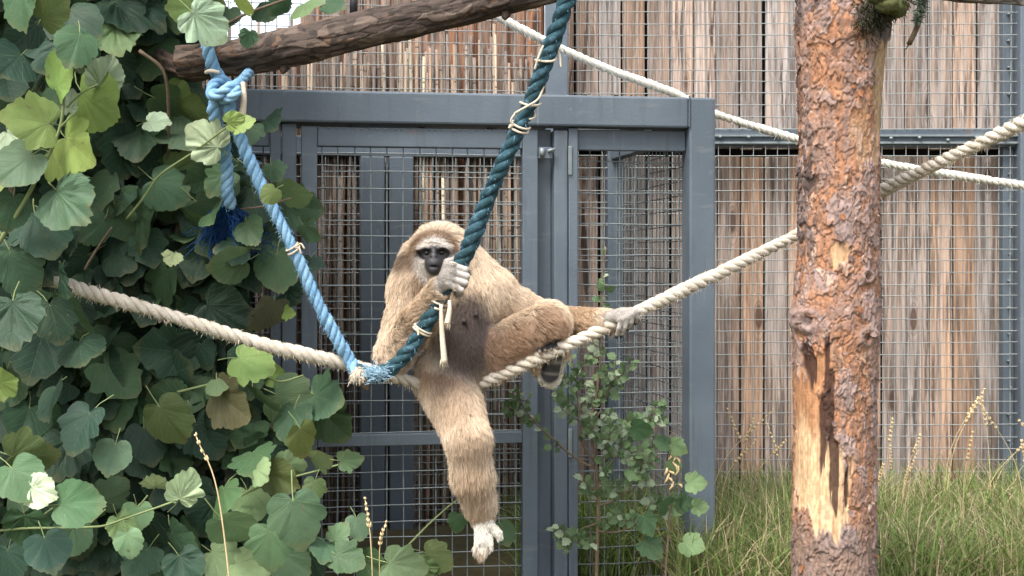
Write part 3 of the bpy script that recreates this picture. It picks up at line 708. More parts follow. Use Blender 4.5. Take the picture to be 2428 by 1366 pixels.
# broken branch stub with mossy coil at the top
m = MB(); q, _ = smooth_path(rel(tree, [P(2050, 45, 4.46), P(2080, 25, 4.40), P(2112, -2, 4.35), P(2140, -60, 4.31)]), 14); m.tube(q, np.array([.052, .056, .054, .052, .050, .048, .047, .046, .046, .045, .044, .043, .042, .04]) * (1 + .06 * rng.standard_normal(14)), 14)
me = m.mesh('branch_stub', M_bark); set_col(me, np.tile(np.array((.085, .066, .055)), (len(me.vertices), 1)) * rng.uniform(.5, 1.5, (len(me.vertices), 1))); link('branch_stub', me, tree)
for (x, y, d, rx, rz) in ((2103, 12, 4.285, .034, .026), (2128, 14, 4.31, .032, .034), (2085, -12, 4.28, .036, .028)):
    bm = bmesh.new(); bmesh.ops.create_uvsphere(bm, u_segments=28, v_segments=18, radius=1)
    vv = np.array([v.co[:] for v in bm.verts]); nz_ = vnoise(vv[:, 0]*3+x, vv[:, 1]*3, vv[:, 2]*3, 5) * .10 + .04 * np.sin(vv[:, 0] * 16 + vv[:, 2] * 6)
    for v, a in zip(bm.verts, nz_): v.co = Vector((v.co.x * rx, v.co.y * .03, v.co.z * rz)) * (1 + a)
    me = bpy.data.meshes.new('mossy_lump'); bm.to_mesh(me); bm.free(); me.materials.append(M_moss); me.polygons.foreach_set('use_smooth', [True] * len(me.polygons))
    set_col(me, np.array((.062, .066, .026)) * (1 + 2.2 * nz_[:, None])); link('mossy_lump', me, tree, rel(tree, [P(x, y, d)])[0])
m = MB()
for k in range(700):
    t_ = random.random(); c0 = P(2040 + 95 * t_, 52 - 80 * t_ + random.uniform(-20, 26), 4.40 - .08 * t_); d = Vector((random.gauss(0, 1), random.gauss(-.8, 1), random.gauss(-.2, 1))).normalized(); c0 = c0 + d * .040
    m.tube(rel(tree, [c0, c0 + d * .012, c0 + d * random.uniform(.013, .019) + Vector((random.gauss(0, .006), 0, -.008))]), [.0024, .0018, .0007], 3, cap=False)
me = m.mesh('moss', M_moss); set_col(me, np.repeat(np.array((.038, .038, .022)) * rng.uniform(.4, 1.7, (me.vertices.__len__() // 9, 1)), 9, 0)); o = link('moss', me, tree); o['kind'] = 'stuff'
tw = tag(empty('mossy_twig', P(2170, 40, 4.6)), 'short brown twig wrapped in grey-green lichen beside the pine trunk top', 'twig')
m = MB(); m.tube(smooth_path(rel(tw, [P(2200, -60, 4.55), P(2188, 10, 4.58), P(2176, 60, 4.6), P(2155, 106, 4.62)]), 12)[0], np.linspace(.011, .0085, 12), 8); m.tube(rel(tw, [P(2157, 100, 4.62), P(2148, 118, 4.62)]), [.004, .001], 5); m.build('stem', M_woody, tw)
m = MB()
for k in range(700):
    t_ = random.random(); c0 = P(2199 - 24 * t_, -50 + 102 * t_, 4.57); d = Vector((random.gauss(0, 1), random.gauss(0, 1), random.gauss(0, 1))).normalized() * random.uniform(.012, .026) * (1.1 - .3 * t_)
    m.tube(rel(tw, [c0, c0 + d * .6, c0 + d + Vector((random.gauss(0, .004), 0, -.004))]), [.0022, .0018, .0008], 3, cap=False)
f = m.build('lichen', NT('lichen').base((.075, .095, .07), .95, .1), tw); f['kind'] = 'stuff'

# horizontal bark log
def bark_pole(name, pts, radii, nu, nv, dark_, mid, lite, parent, seed):
    path, Ls = smooth_path(pts, nv); rr = np.interp(np.linspace(0, 1, nv), np.linspace(0, 1, len(radii)), radii)
    T = np.gradient(path, axis=0); T /= np.linalg.norm(T, axis=1)[:, None]
    Nn = np.cross(T, [0, 0, 1.]); Nn /= np.linalg.norm(Nn, axis=1)[:, None]; Bn = np.cross(Nn, T)
    th = np.arange(nu) / nu * 2 * np.pi; s = np.linspace(0, Ls, nv); TT, SS = np.meshgrid(th, s); Rm = float(np.mean(rr)); U = TT * Rm; per = 2 * np.pi * Rm
    w1 = vnoise(U * 30, SS * 16, 0 * U, seed) * .012; w2 = vnoise(U * 30, SS * 16, 0 * U + 5, seed) * .014
    a1, a2, du, dv, e1 = cells(U + w1 * 1.4, SS + w2 * 2, .026, .15, per, seed); c1, c2, du2, dv2, e2 = cells(U + w1, SS + w2, .012, .022, per, seed + 1)
    fb_ = vnoise(U * 110, SS * 14, 0 * U, seed + 3); bg_ = vnoise(np.cos(TT) * 2, np.sin(TT) * 2, SS * 7, seed + 4)
    disp = .0028 * (a1 - .5) + .0016 * (c1 - .5) - .0022 * (1 - sst(e1, 0, .10)) + .0022 * fb_ + .005 * bg_ - .0012 * du * a2
    C = lerp3(mid, lite, sst(a1 + .4 * bg_, .5, .9)); C = lerp3(C, dark_, sst(c1, .5, .9) * .6); C = lerp3(C, dark_, (1 - sst(e1, 0, .08)) * .55); C = lerp3(C, np.array((.16, .09, .055)), sst(c2 + .3 * bg_, .9, 1.05) * .5)
    C = C * (.75 + .5 * (.5 + .5 * fb_))[..., None]
    Rr = rr[:, None] + disp
    V = path[:, None, :] + Rr[..., None] * (np.cos(TT)[..., None] * Nn[:, None, :] + np.sin(TT)[..., None] * Bn[:, None, :])
    V[0] = path[0] + (V[0] - path[0]) * .02; V[1] = path[1] + (V[1] - path[1]) * .9; V[-1] = path[-1] + (V[-1] - path[-1]) * .02
    me = grid_mesh(name, V, nu, nv, M_log, np.clip(C, .004, 1)); return link(name, me, parent)
logo = tag(empty('bark_log', P(700, 110, 4.44)), 'thick dark bark log slung across the top, blue rope tied round it', 'log')
bark_pole('log', rel(logo, [P(425, 150, 4.52), P(520, 138, 4.49), P(600, 129, 4.47), P(760, 95, 4.44), P(911, 60, 4.42), P(1080, 23, 4.40), P(1250, -20, 4.38), P(1420, -75, 4.36), P(1600, -150, 4.34)]),
          [.050, .0545, .057, .057, .0535, .0525, .054, .050, .05], 150, 520, np.array((.018, .014, .012)), np.array((.058, .043, .035)), np.array((.115, .086, .068)), logo, 41)
M_knot = NT('dark_knot').base((.035, .026, .021), .9, .1)
for (x, y, d) in ((1198, 38, 4.36), (672, 166, 4.44)):
    m = MB(); p0 = P(x, y, d); m.tube(rel(logo, [p0 + Vector((0, .03, .02)), p0, p0 + Vector((0, -.012, -.012))]), [.020, .013, .004], 7); m.build('knot', M_knot, logo)
m = MB(); m.tube(rel(logo, [P(838, 36, 4.42), P(840, -30, 4.42)]), .012, 8); m.build('bolt', M_black, logo)
bl2 = tag(empty('dead_branch', P(430, 160, 4.56)), 'short dark broken branch under the log end among the vine leaves', 'branch')
bark_pole('branch', rel(bl2, [P(370, 130, 4.66), P(420, 158, 4.60), P(470, 172, 4.57), P(520, 160, 4.55)]), [.022, .030, .030, .02], 40, 80, np.array((.018, .014, .012)), np.array((.05, .036, .028)), np.array((.09, .065, .05)), bl2, 51)
pole = tag(empty('grey_pole', P(2330, 2, 4.2)), 'grey weathered pole crossing above the fence post', 'pole')
bark_pole('pole', rel(pole, [P(2170, -16, 4.35), P(2300, -8, 4.3), P(2428, 0, 4.25), P(2700, 22, 4.15)]), [.017, .018, .019, .02], 40, 160, np.array((.05, .045, .04)), np.array((.15, .135, .12)), np.array((.24, .22, .2)), pole, 61)
# ------------------------------------------------------------------ gibbon: one continuous skin grown from blended limbs, fur on top
GD = 4.60
def G(px, py, dd=0.0): return np.array(P(px, py, GD + dd))
H = .0042
LO = np.array([-.50, 4.24, .16]); HI = np.array([.48, 4.92, 1.36])
SH = np.ceil((HI - LO) / H).astype(int)
D = np.full(SH, 1.0, np.float32)
axes = [LO[i] + H * np.arange(SH[i], dtype=np.float32) for i in range(3)]
def window(lo, hi):
    a = np.maximum(0, np.floor((lo - LO) / H).astype(int)); b = np.minimum(SH, np.ceil((hi - LO) / H).astype(int) + 1)
    sl = tuple(slice(a[i], b[i]) for i in range(3))
    return sl, axes[0][sl[0]][:, None, None], axes[1][sl[1]][None, :, None], axes[2][sl[2]][None, None, :]
def blend(sl, d, k, sub=False):
    a = D[sl]
    if sub: a, d = -a, d.astype(np.float32)
    h = np.clip(.5 + .5 * (d - a) / k, 0, 1); r = d * (1 - h) + a * h - k * h * (1 - h)
    D[sl] = -r if sub else r
def cone(a, b, r1, r2, k=.02, sub=False):
    a, b = np.asarray(a), np.asarray(b); mr = max(r1, r2) + k + .02
    sl, X, Y, Z = window(np.minimum(a, b) - mr, np.maximum(a, b) + mr)
    ab = b - a; L2 = ab.dot(ab) + 1e-12
    t = np.clip(((X - a[0]) * ab[0] + (Y - a[1]) * ab[1] + (Z - a[2]) * ab[2]) / L2, 0, 1)
    d = np.sqrt((X - a[0] - t * ab[0]) ** 2 + (Y - a[1] - t * ab[1]) ** 2 + (Z - a[2] - t * ab[2]) ** 2) - (r1 + (r2 - r1) * t)
    blend(sl, d, k, sub)
def ell(c, r, k=.02, sub=False):
    c, r = np.asarray(c), np.asarray(r, float); mr = r + k + .02
    sl, X, Y, Z = window(c - mr, c + mr)
    q = np.sqrt(((X - c[0]) / r[0]) ** 2 + ((Y - c[1]) / r[1]) ** 2 + ((Z - c[2]) / r[2]) ** 2)
    q2 = np.sqrt(((X - c[0]) / r[0] ** 2) ** 2 + ((Y - c[1]) / r[1] ** 2) ** 2 + ((Z - c[2]) / r[2] ** 2) ** 2) + 1e-9
    blend(sl, q * (q - 1) / q2, k, sub)
BONES = []                                            # (a, b, radius, region)
def limb(a, b, r1, r2, k, reg):
    cone(a, b, r1 + .007, r2 + (.002 if r2 < .026 else .007), k); BONES.append((np.asarray(a), np.asarray(b), (r1 + r2) / 2 + .006, reg))
# torso
ell(G(1085, 872, .06), (.092, .085, .075), .04); ell(G(1100, 812, .035), (.098, .092, .115), .04); ell(G(1085, 725, .04), (.112, .092, .105), .05)
cone(G(1000, 672, .055), G(1155, 690, .055), .062, .058, .05); BONES.append((G(1085, 660, .04), G(1095, 880, .05), .1, 'torso'))
cone(G(1060, 668, .04), G(1045, 620, .035), .058, .058, .03); cone(G(1092, 598, .06), G(1168, 676, .062), .046, .050, .04); cone(G(992, 610, .06), G(968, 685, .06), .045, .05, .04)
# head
HC = G(1042, 602, .045); ell(HC, (.089, .085, .092), .03); ell(G(1040, 655, .055), (.100, .075, .062), .05); BONES.append((HC, HC + np.array([0, 0, .001]), .07, 'head'))
ell(G(1031, 615, -.028), (.046, .03, .052), .02)       # facial disc
ell(G(1029, 624, -.058), (.0285, .030, .030), .014)    # muzzle
ell(G(1029, 640, -.058), (.021, .026, .018), .012)     # chin
cone(G(999, 589, -.045), G(1024, 586, -.058), .0105, .0105, .010); cone(G(1034, 586, -.058), G(1062, 588, -.045), .0105, .0105, .010)
cone(G(1029, 590, -.054), G(1028, 606, -.078), .007, .0085, .010)
ell(G(1011, 600, -.062), (.0135, .012, .0095), .008, True); ell(G(1048, 599, -.062), (.0135, .012, .0095), .008, True)
ell(G(1029, 632.5, -.090), (.021, .012, .0028), .004, True)
ell(G(1022.5, 609, -.0885), (.003, .006, .003), .003, True); ell(G(1034.5, 609, -.0885), (.003, .006, .003), .003, True)
ell(G(968, 618, .035), (.010, .012, .019), .008); ell(G(1118, 618, .04), (.010, .012, .019), .008)
# right arm (raised fist)
SHR = G(978, 690, .05); ELR = G(936, 832, -.03); WRR = G(1040, 684, -.175)
limb(SHR, ELR, .050, .038, .03, 'arm'); limb(ELR, G(988, 762, -.10), .039, .034, .015, 'arm'); limb(G(988, 762, -.10), WRR, .034, .022, .012, 'arm')
BONES.append((WRR, G(1078, 650, -.205), .02, 'hand'))
cone(WRR, G(1062, 655, -.205), .021, .023, .012); cone(G(1056, 664, -.200), G(1072, 640, -.212), .020, .019, .010)
for kx, ky, mx, my, tx, ty in ((1070, 628, 1104, 639, 1106, 650), (1068, 643, 1108, 655, 1102, 668), (1066, 659, 1104, 671, 1096, 683), (1064, 673, 1094, 688, 1084, 697)):
    cone(G(1058, ky + 6, -.203), G(kx, ky, -.220), .011, .0105, .005); cone(G(kx, ky, -.220), G(mx, my, -.213), .0102, .0095, .003); cone(G(mx, my, -.213), G(tx, ty, -.165), .0095, .008, .003)
cone(G(1052, 650, -.195), G(1060, 622, -.195), .011, .010, .006); cone(G(1060, 622, -.195), G(1082, 614, -.165), .010, .008, .005)
# left arm reaching along the rope
SHL = G(1165, 700, .06); ELL = G(1296, 768, .10); WRL = G(1436, 756, -.105)
limb(SHL, ELL, .057, .046, .03, 'arm'); limb(ELL, WRL, .041, .021, .015, 'arm'); BONES.append((WRL, G(1490, 745, -.16), .02, 'hand'))
cone(WRL, G(1476, 744, -.150), .019, .019, .01); cone(G(1470, 750, -.150), G(1494, 741, -.155), .016, .015, .008)
for bx, by, kx, ky, mx, my, tx, ty in ((1468, 752, 1473, 757, 1468, 778, 1461, 800), (1480, 747, 1486, 753, 1482, 776, 1472, 799), (1491, 742, 1498, 746, 1497, 764, 1487, 783), (1498, 738, 1508, 739, 1511, 752, 1506, 768)):
    cone(G(bx, by, -.152), G(kx, ky, -.168), .0105, .010, .005); cone(G(kx, ky, -.168), G(mx, my, -.160), .0084, .0076, .002); cone(G(mx, my, -.160), G(tx, ty, -.128), .0074, .006, .002)
cone(G(1448, 760, -.115), G(1460, 778, -.095), .011, .010, .006); cone(G(1460, 778, -.095), G(1474, 790, -.09), .0095, .008, .004)
# left leg drawn up, foot on the rope
HPL = G(1160, 842, .045); KNL = G(1298, 764, -.085); ANL = G(1292, 858, .0)
limb(HPL, KNL, .068, .049, .03, 'leg'); limb(KNL, ANL, .046, .026, .015, 'leg')
cone(G(1303, 893, -.022), G(1310, 842, -.034), .034, .038, .015); BONES.append((G(1302, 896, -.02), G(1310, 838, -.034), .028, 'foot'))
for x, y in ((1281, 829), (1294, 826), (1308, 823), (1322, 820)):
    cone(G(x + 2, y + 8, -.040), G(x, y - 8, -.066), .0105, .010, .005); cone(G(x, y - 8, -.066), G(x - 1, y - 2, -.112), .0098, .0085, .003); cone(G(x - 1, y - 2, -.112), G(x - 1, y + 5, -.124), .0085, .007, .003)
cone(G(1278, 862, -.028), G(1262, 842, -.070), .012, .009, .006)
# right leg hanging
HPR = G(1058, 895, .04); KNR = G(1108, 1035, -.11); ANR = G(1143, 1215, -.045)
limb(HPR, KNR, .084, .048, .03, 'leg'); limb(KNR, G(1120, 1120, -.090), .047, .043, .02, 'shin'); limb(G(1120, 1120, -.090), ANR, .043, .026, .015, 'shin')
cone(ANR, G(1145, 1282, -.085), .024, .022, .010); BONES.append((ANR, G(1146, 1300, -.085), .025, 'foot'))
for x0, y0, x1, y1, x2, y2 in ((1135, 1276, 1131, 1292, 1134, 1304), (1143, 1282, 1141, 1300, 1144, 1312), (1152, 1280, 1151, 1297, 1153, 1308), (1159, 1272, 1162, 1288, 1162, 1297)):
    cone(G(x0, y0, -.088), G(x1, y1 + 4, -.098), .0078, .0072, .003); cone(G(x1, y1 + 4, -.098), G(x2, y2 + 8, -.088), .0070, .0052, .002)
cone(G(1158, 1240, -.075), G(1180, 1262, -.088), .0115, .0095, .006); cone(G(1180, 1262, -.088), G(1189, 1284, -.088), .0092, .0062, .003)
# nipples
ell(G(1101, 762, -.062), (.007, .010, .008), .003); ell(G(1129, 746, -.058), (.007, .010, .008), .003)

def surface_nets(D):
    s = D < 0
    c = np.zeros(np.array(D.shape) - 1, np.int8)
    offs = [(i, j, k) for i in (0, 1) for j in (0, 1) for k in (0, 1)]
    for o in offs: c += s[o[0]:s.shape[0]-1+o[0], o[1]:s.shape[1]-1+o[1], o[2]:s.shape[2]-1+o[2]]
    act = np.argwhere((c > 0) & (c < 8)); idx = np.full(c.shape, -1, np.int32); idx[tuple(act.T)] = np.arange(len(act))
    vals = {o: D[act[:, 0]+o[0], act[:, 1]+o[1], act[:, 2]+o[2]] for o in offs}
    acc = np.zeros((len(act), 3)); cnt = np.zeros(len(act))
    for o in offs:
        for ax in range(3):
            if o[ax]: continue
            p = list(o); p[ax] = 1; p = tuple(p); a, b = vals[o], vals[p]; cr = (a < 0) != (b < 0)
            t = np.where(cr, a / (a - b + 1e-12), 0); pt_ = np.tile(np.array(o, float), (len(act), 1)); pt_[:, ax] = t
            acc += np.where(cr[:, None], pt_, 0); cnt += cr
    V = LO + (act + acc / cnt[:, None]) * H
    Q = []
    for ax in range(3):
        b, e = (ax + 1) % 3, (ax + 2) % 3
        s0 = [slice(None)] * 3; s1 = [slice(None)] * 3; s0[ax] = slice(0, -1); s1[ax] = slice(1, None)
        A0, A1 = s[tuple(s0)], s[tuple(s1)]; ch = np.argwhere(A0 != A1)
        ok = (ch[:, b] > 0) & (ch[:, e] > 0) & (ch[:, b] < c.shape[b]) & (ch[:, e] < c.shape[e]); ch = ch[ok]
        def g(db, de):
            q = ch.copy(); q[:, b] -= db; q[:, e] -= de; return idx[tuple(q.T)]
        q = np.stack([g(1, 1), g(0, 1), g(0, 0), g(1, 0)], 1); fl = ~A0[tuple(ch.T)]
        q[fl] = q[fl][:, ::-1]; Q.append(q)
    return V, np.concatenate(Q)
GV, GQ = surface_nets(D); del D
# relax the net a little so that it is smooth
def relax(V, Q, it=2, lam=.5):
    e = np.concatenate([Q[:, [0, 1]], Q[:, [1, 2]], Q[:, [2, 3]], Q[:, [3, 0]]])
    deg = np.bincount(e.ravel(), minlength=len(V)).astype(float)
    for _ in range(it):
        S_ = np.zeros_like(V); np.add.at(S_, e[:, 0], V[e[:, 1]]); np.add.at(S_, e[:, 1], V[e[:, 0]]); V = V * (1 - lam) + lam * S_ / deg[:, None]
    return V
GV = relax(GV, GQ, 1, .45)
body_me = bpy.data.meshes.new('body'); fast_mesh(body_me, GV, GQ)
GN = np.empty(len(GV) * 3, np.float32); body_me.vertices.foreach_get('normal', GN); GN = GN.reshape(-1, 3).astype(float)
# --- regions
regs = [b[3] for b in BONES]
dist = np.stack([np.linalg.norm(GV - (a + np.clip(((GV - a) @ (b - a)) / ((b - a) @ (b - a) + 1e-12), 0, 1)[:, None] * (b - a)), axis=1) - r for a, b, r, _ in BONES], 1)
near_b = dist.argmin(1); REG = np.array(regs)[near_b]
wts = np.exp(-np.maximum(dist - dist.min(1, keepdims=True), 0) / .030); wts /= wts.sum(1, keepdims=True)
BD = np.array([(b - a) / (np.linalg.norm(b - a) + 1e-9) for a, b, _, _ in BONES])
def pxy(V): return CX + V[:, 0] / V[:, 1] * F, HZ - (V[:, 2] - CAMZ) / V[:, 1] * F
gx, gy = pxy(GV); gy2 = gy
def sph(c, r0, r1): return 1 - sst(np.linalg.norm(GV - np.asarray(c), axis=1), r0, r1)
tanf = np.array((.60, .475, .345)); light = np.array((.75, .635, .50)); belly = np.array((.175, .135, .118)); white = np.array((.74, .70, .62)); handc = np.array((.50, .46, .42)); skin = np.array((.036, .034, .036)); ring_ = np.array((.62, .57, .51)); brownh = np.array((.20, .115, .062)); warm = np.array((.46, .285, .15))
nn_ = vnoise(GV[:, 0] * 14, GV[:, 1] * 14, GV[:, 2] * 14, 77)
COL = lerp3(tanf, light, sst(nn_, -.2, .8) * .6)
COL = lerp3(COL, warm, sst(nn_, -.9, -.2) * 0 + .0)
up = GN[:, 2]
cream = np.array((.80, .66, .50)); COL = lerp3(COL, cream, sst(up, .15, .85) * .75); COL = lerp3(COL, np.array((.44, .32, .215)), sst(-up, .05, .7) * .55)  # upward fur creamier, undersides browner: light from above put into the colour
COL = lerp3(COL, np.array((.47, .345, .235)), np.array([r in ('leg', 'shin') for r in REG]) * sst(-GN[:, 1], .45, .95) * .65)  # leg fronts browner: shading put into the fur colour
# belly and chest front, with painted shade in the thigh fold
tors = np.isin(REG, ['torso']) * 1.0
ct = G(1104, 792, .04); bm_ = (1 - sst(np.hypot((GV[:, 0] - ct[0]) / .112, (GV[:, 2] - ct[2]) / .165), .55, 1.10)) * sst(-GN[:, 1], .05, .45) * sst(-(GV[:, 1] - 4.66), .0, .05)
limbw = wts[:, [i for i, r in enumerate(regs) if r in ('arm', 'hand', 'foot', 'shin')]].sum(1)
BEL_FOLD = bm_ * (1 - sst(limbw, .15, .5)); BEL_FOLD = np.maximum(BEL_FOLD, sph(G(1060, 905, -.02), .03, .085) * .8 * (1 - sst(limbw, .15, .5)))  # second mask adds the shade of the thigh fold as belly colour
COL = lerp3(COL, belly, BEL_FOLD)
# inner thighs browner
thi = np.array([r == 'leg' for r in REG]) * 1.0
COL = lerp3(COL, np.array((.37, .235, .15)), thi * sst(-GN[:, 1], .2, .8) * sst(-gy, -960, -860) * .75)
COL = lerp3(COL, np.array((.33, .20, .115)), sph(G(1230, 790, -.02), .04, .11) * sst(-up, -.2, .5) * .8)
COL = lerp3(COL, warm, wts[:, regs.index('arm') + 4 if False else [i for i, b in enumerate(BONES) if np.allclose(b[0], ELL)][0]] * (1 - sph(WRL, .03, .06)) * .8)
# hands and feet
hm = np.zeros(len(GV))
for c, r0, r1 in ((WRL, .0, .0),): pass
fistd = np.minimum.reduce([np.linalg.norm(GV - G(x, y, dd), axis=1) for x, y, dd in ((1065, 655, -.205), (1085, 650, -.205), (1095, 670, -.19), (1058, 672, -.19), (1062, 628, -.19), (1080, 618, -.175))])
hm = np.maximum(hm, 1 - sst(fistd, .036, .052))
hld = np.minimum.reduce([np.linalg.norm(GV - G(x, y, dd), axis=1) for x, y, dd in ((1455, 752, -.13), (1480, 750, -.15), (1500, 750, -.16), (1480, 780, -.15))])
hm = np.maximum(hm, 1 - sst(hld, .030, .052)); COL = lerp3(COL, handc, hm)
ftm = np.maximum((1 - sst(np.linalg.norm(GV - G(1148, 1265, -.07), axis=1), .045, .062)), sph(G(1185, 1270, -.088), .02, .03)) * sst(gy, 1195, 1222); COL = lerp3(COL, white, ftm)
fl = np.minimum.reduce([np.linalg.norm(GV - G(x, y, dd), axis=1) for x, y, dd in ((1302, 896, -.02), (1306, 865, -.027), (1310, 838, -.034))]); flm = (1 - sst(fl, .038, .050)) * sst(gy, 832, 846)
COL = lerp3(COL, np.array((.74, .68, .56)), flm)
sole = flm * sst(-GN[:, 1], .40, .65) * (1 - sst(np.hypot((gx - 1306 - (880 - gy) * .12) / 33, (gy - 866) / 52), .75, 1.0)); COL = lerp3(COL, skin * .9, sole)
toes = np.minimum.reduce([np.linalg.norm(GV - G(x, y, dd), axis=1) for x, y, dd in ((1280, 826, -.115), (1293, 824, -.115), (1307, 821, -.115), (1321, 818, -.115))]); toem = 1 - sst(toes, .012, .022); COL = lerp3(COL, skin, toem)
tips = np.minimum.reduce([np.linalg.norm(GV - G(x, y, dd), axis=1) for x, y, dd in ((1461, 800, -.128), (1472, 799, -.128), (1487, 783, -.128), (1506, 768, -.128), (1474, 790, -.09), (1465, 782, -.09), (1134, 1314, -.088), (1144, 1322, -.088), (1153, 1318, -.088), (1162, 1307, -.088), (1190, 1287, -.088))]); tipm = 1 - sst(tips, .010, .018); COL = lerp3(COL, skin * 1.4, tipm)
# face
hx, hy = gx - 1030, gy - 616
front = sst(-(GV[:, 1] - (GD - .005)), 0, .02) * sst(-GN[:, 1], -.25, .15)
headw = wts[:, regs.index('head')]; hfr = front * (np.hypot(hx, hy) < 110) * (gy < 675) * (np.linalg.norm(GV - HC, axis=1) < .165)
hfr = hfr * (1 - sst(limbw, .5, .9)) * (1 - hm)
rim = 1 - sst(np.hypot(hx / 48, (hy - 2) / 55), .92, 1.04)
crown = sst(headw, .35, .6) * sst(np.hypot(hx / 58, (hy + 3) / 65), 1.0, 1.15) * (1 - sst(limbw, .5, .9)); COL = lerp3(COL, np.array((.84, .71, .55)), crown * .85)
COLh = lerp3(COL, brownh, (1 - sst(np.hypot(hx / 58, (hy + 3) / 65), .92, 1.10)) * (.80 + .15 * sst(np.abs(hx), 20, 50)) * sst(headw, .3, .6) * sst(-(GV[:, 1] - (GD + .045)), 0, .03) * (1 - sst(limbw, .5, .9)))
COL = COLh; COL = lerp3(COL, brownh * .6, np.maximum(sph(G(970, 620, .03), .022, .045), sph(G(1118, 618, .035), .016, .028)) * .8)
under = sph(G(1000, 672, .0), .02, .05) * .75; COL = lerp3(COL, brownh * .9, under * (1 - sst(limbw, .5, .9)))  # shade under the chin put into the neck fur colour
COL = lerp3(COL, ring_, rim * hfr)
eyeband = np.maximum(1 - sst(np.hypot((gx - 1009) / 19, (gy - 602) / 15), .85, 1.05), 1 - sst(np.hypot((gx - 1049) / 19, (gy - 601) / 15), .85, 1.05))
muz = 1 - sst(np.hypot((gx - 1029) / 24, (gy - 622) / 33), .88, 1.05); muz = np.maximum(muz, 1 - sst(np.hypot((gx - 1028) / 15, (gy - 600) / 18), .85, 1.1))
FACE = np.maximum(eyeband, muz) * hfr; COL = lerp3(COL, skin * 1.0, FACE); COL = lerp3(COL, skin * .35, eyeband * hfr * .85 * (1 - .6 * muz))
COL = lerp3(COL, np.array((.085, .08, .082)), (1 - sst(np.hypot((gx - 1028) / 11, (gy - 612) / 14), .6, 1.0)) * hfr * .7)  # paler nose ridge: a highlight put into the skin colour
mo = (1 - sst(np.hypot((gx - 1029) / 17, (gy - 633) / 3.6), .7, 1.1)) * hfr; COL = lerp3(COL, skin * .15, mo); no_ = np.maximum(1 - sst(np.hypot((gx - 1022) / 4, (gy - 609) / 3.5), .6, 1.1), 1 - sst(np.hypot((gx - 1035) / 4, (gy - 609) / 3.5), .6, 1.1)) * hfr; COL = lerp3(COL, skin * .15, no_)
nip = np.maximum(sph(G(1101, 762, -.066), .008, .013), sph(G(1129, 746, -.062), .008, .013)); COL = lerp3(COL, belly, np.maximum(sph(G(1101, 762, -.066), .018, .03), sph(G(1129, 746, -.062), .018, .03))); COL = lerp3(COL, np.array((.05, .036, .034)), nip)
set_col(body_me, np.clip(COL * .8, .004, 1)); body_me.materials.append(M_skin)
gib = tag(empty('gibbon', P(1085, 910, GD)), 'tan lar gibbon sitting on the cream rope, dark face ringed with white', 'gibbon')
off = np.array(gib.location)
body_me.vertices.foreach_set('co', (GV - off).astype(np.float32).ravel()); body_me.update()
link('body', body_me, gib)
for ex, ey in ((1012, 600.5), (1047, 599.5)):
    bm = bmesh.new(); bmesh.ops.create_uvsphere(bm, u_segments=16, v_segments=12, radius=.0080); me = bpy.data.meshes.new('eye'); bm.to_mesh(me); bm.free()
    me.polygons.foreach_set('use_smooth', [True] * len(me.polygons)); me.materials.append(M_eye); link('eye', me, gib, Vector(G(ex, ey, -.048) - off))
# --- fur
fingd = np.minimum.reduce([np.linalg.norm(GV - G(x, y, dd), axis=1) for x, y, dd in ((1473, 772, -.164), (1468, 785, -.15), (1486, 764, -.165), (1480, 782, -.155), (1498, 757, -.165), (1494, 772, -.15), (1510, 748, -.165), (1508, 760, -.15), (1100, 640, -.215), (1106, 655, -.21), (1102, 670, -.21), (1090, 686, -.21), (1090, 634, -.217), (1092, 650, -.217), (1090, 665, -.216))])
fingm = 1 - sst(fingd, .012, .020)
bare = np.clip(np.maximum.reduce([FACE, sole, toem, tipm, nip, fingm]), 0, 1)
LEN = np.full(len(GV), .034)
LEN = .030 + .006 * wts[:, [i for i, r in enumerate(regs) if r == 'shin']].sum(1)
LEN = LEN * (1 - .60 * BEL_FOLD); LEN = LEN * (1 - .86 * hm); LEN = LEN * (1 - .70 * ftm) * (1 - .70 * flm)
LEN = np.where((REG == 'head'), .031, LEN); LEN = LEN * (1 - np.clip(rim * hfr, 0, 1) * .78) * (1 - .55 * sst(headw, .35, .6) * (1 - sst(np.hypot(hx / 58, (hy + 3) / 65), 1.0, 1.15)) * (1 - rim) * (GV[:, 1] < GD + .05))
LEN = LEN * (1 - bare) * (1 - .75 * sph(G(1300, 822, -.10), .030, .055)) * (1 - .45 * sph(G(1143, 1208, -.045), .028, .055))
DEN = (.6 + .4 * sst(-GN[:, 1], -.6, .2)) * (1 - .25 * BEL_FOLD) * (bare < .35)
tri = np.concatenate([GQ[:, [0, 1, 2]], GQ[:, [0, 2, 3]]])
ar = np.linalg.norm(np.cross(GV[tri[:, 1]] - GV[tri[:, 0]], GV[tri[:, 2]] - GV[tri[:, 0]]), axis=1) * .5 * DEN[tri].mean(1) * (1 + 1.2 * hm[tri].mean(1) + .6 * ftm[tri].mean(1) + .6 * (rim * hfr)[tri].mean(1))
NH = 210000
ti = rng.choice(len(tri), NH, p=ar / ar.sum()); r1, r2 = rng.random(NH), rng.random(NH); sq = np.sqrt(r1); bc = np.stack([1 - sq, sq * (1 - r2), sq * r2], 1)
def ip(Aa): return (Aa[tri[ti]] * (bc[..., None] if Aa.ndim == 2 else bc)).sum(1)
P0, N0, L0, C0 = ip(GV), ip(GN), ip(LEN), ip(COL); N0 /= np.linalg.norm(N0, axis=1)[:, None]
W0 = ip(wts); comb = W0 @ BD
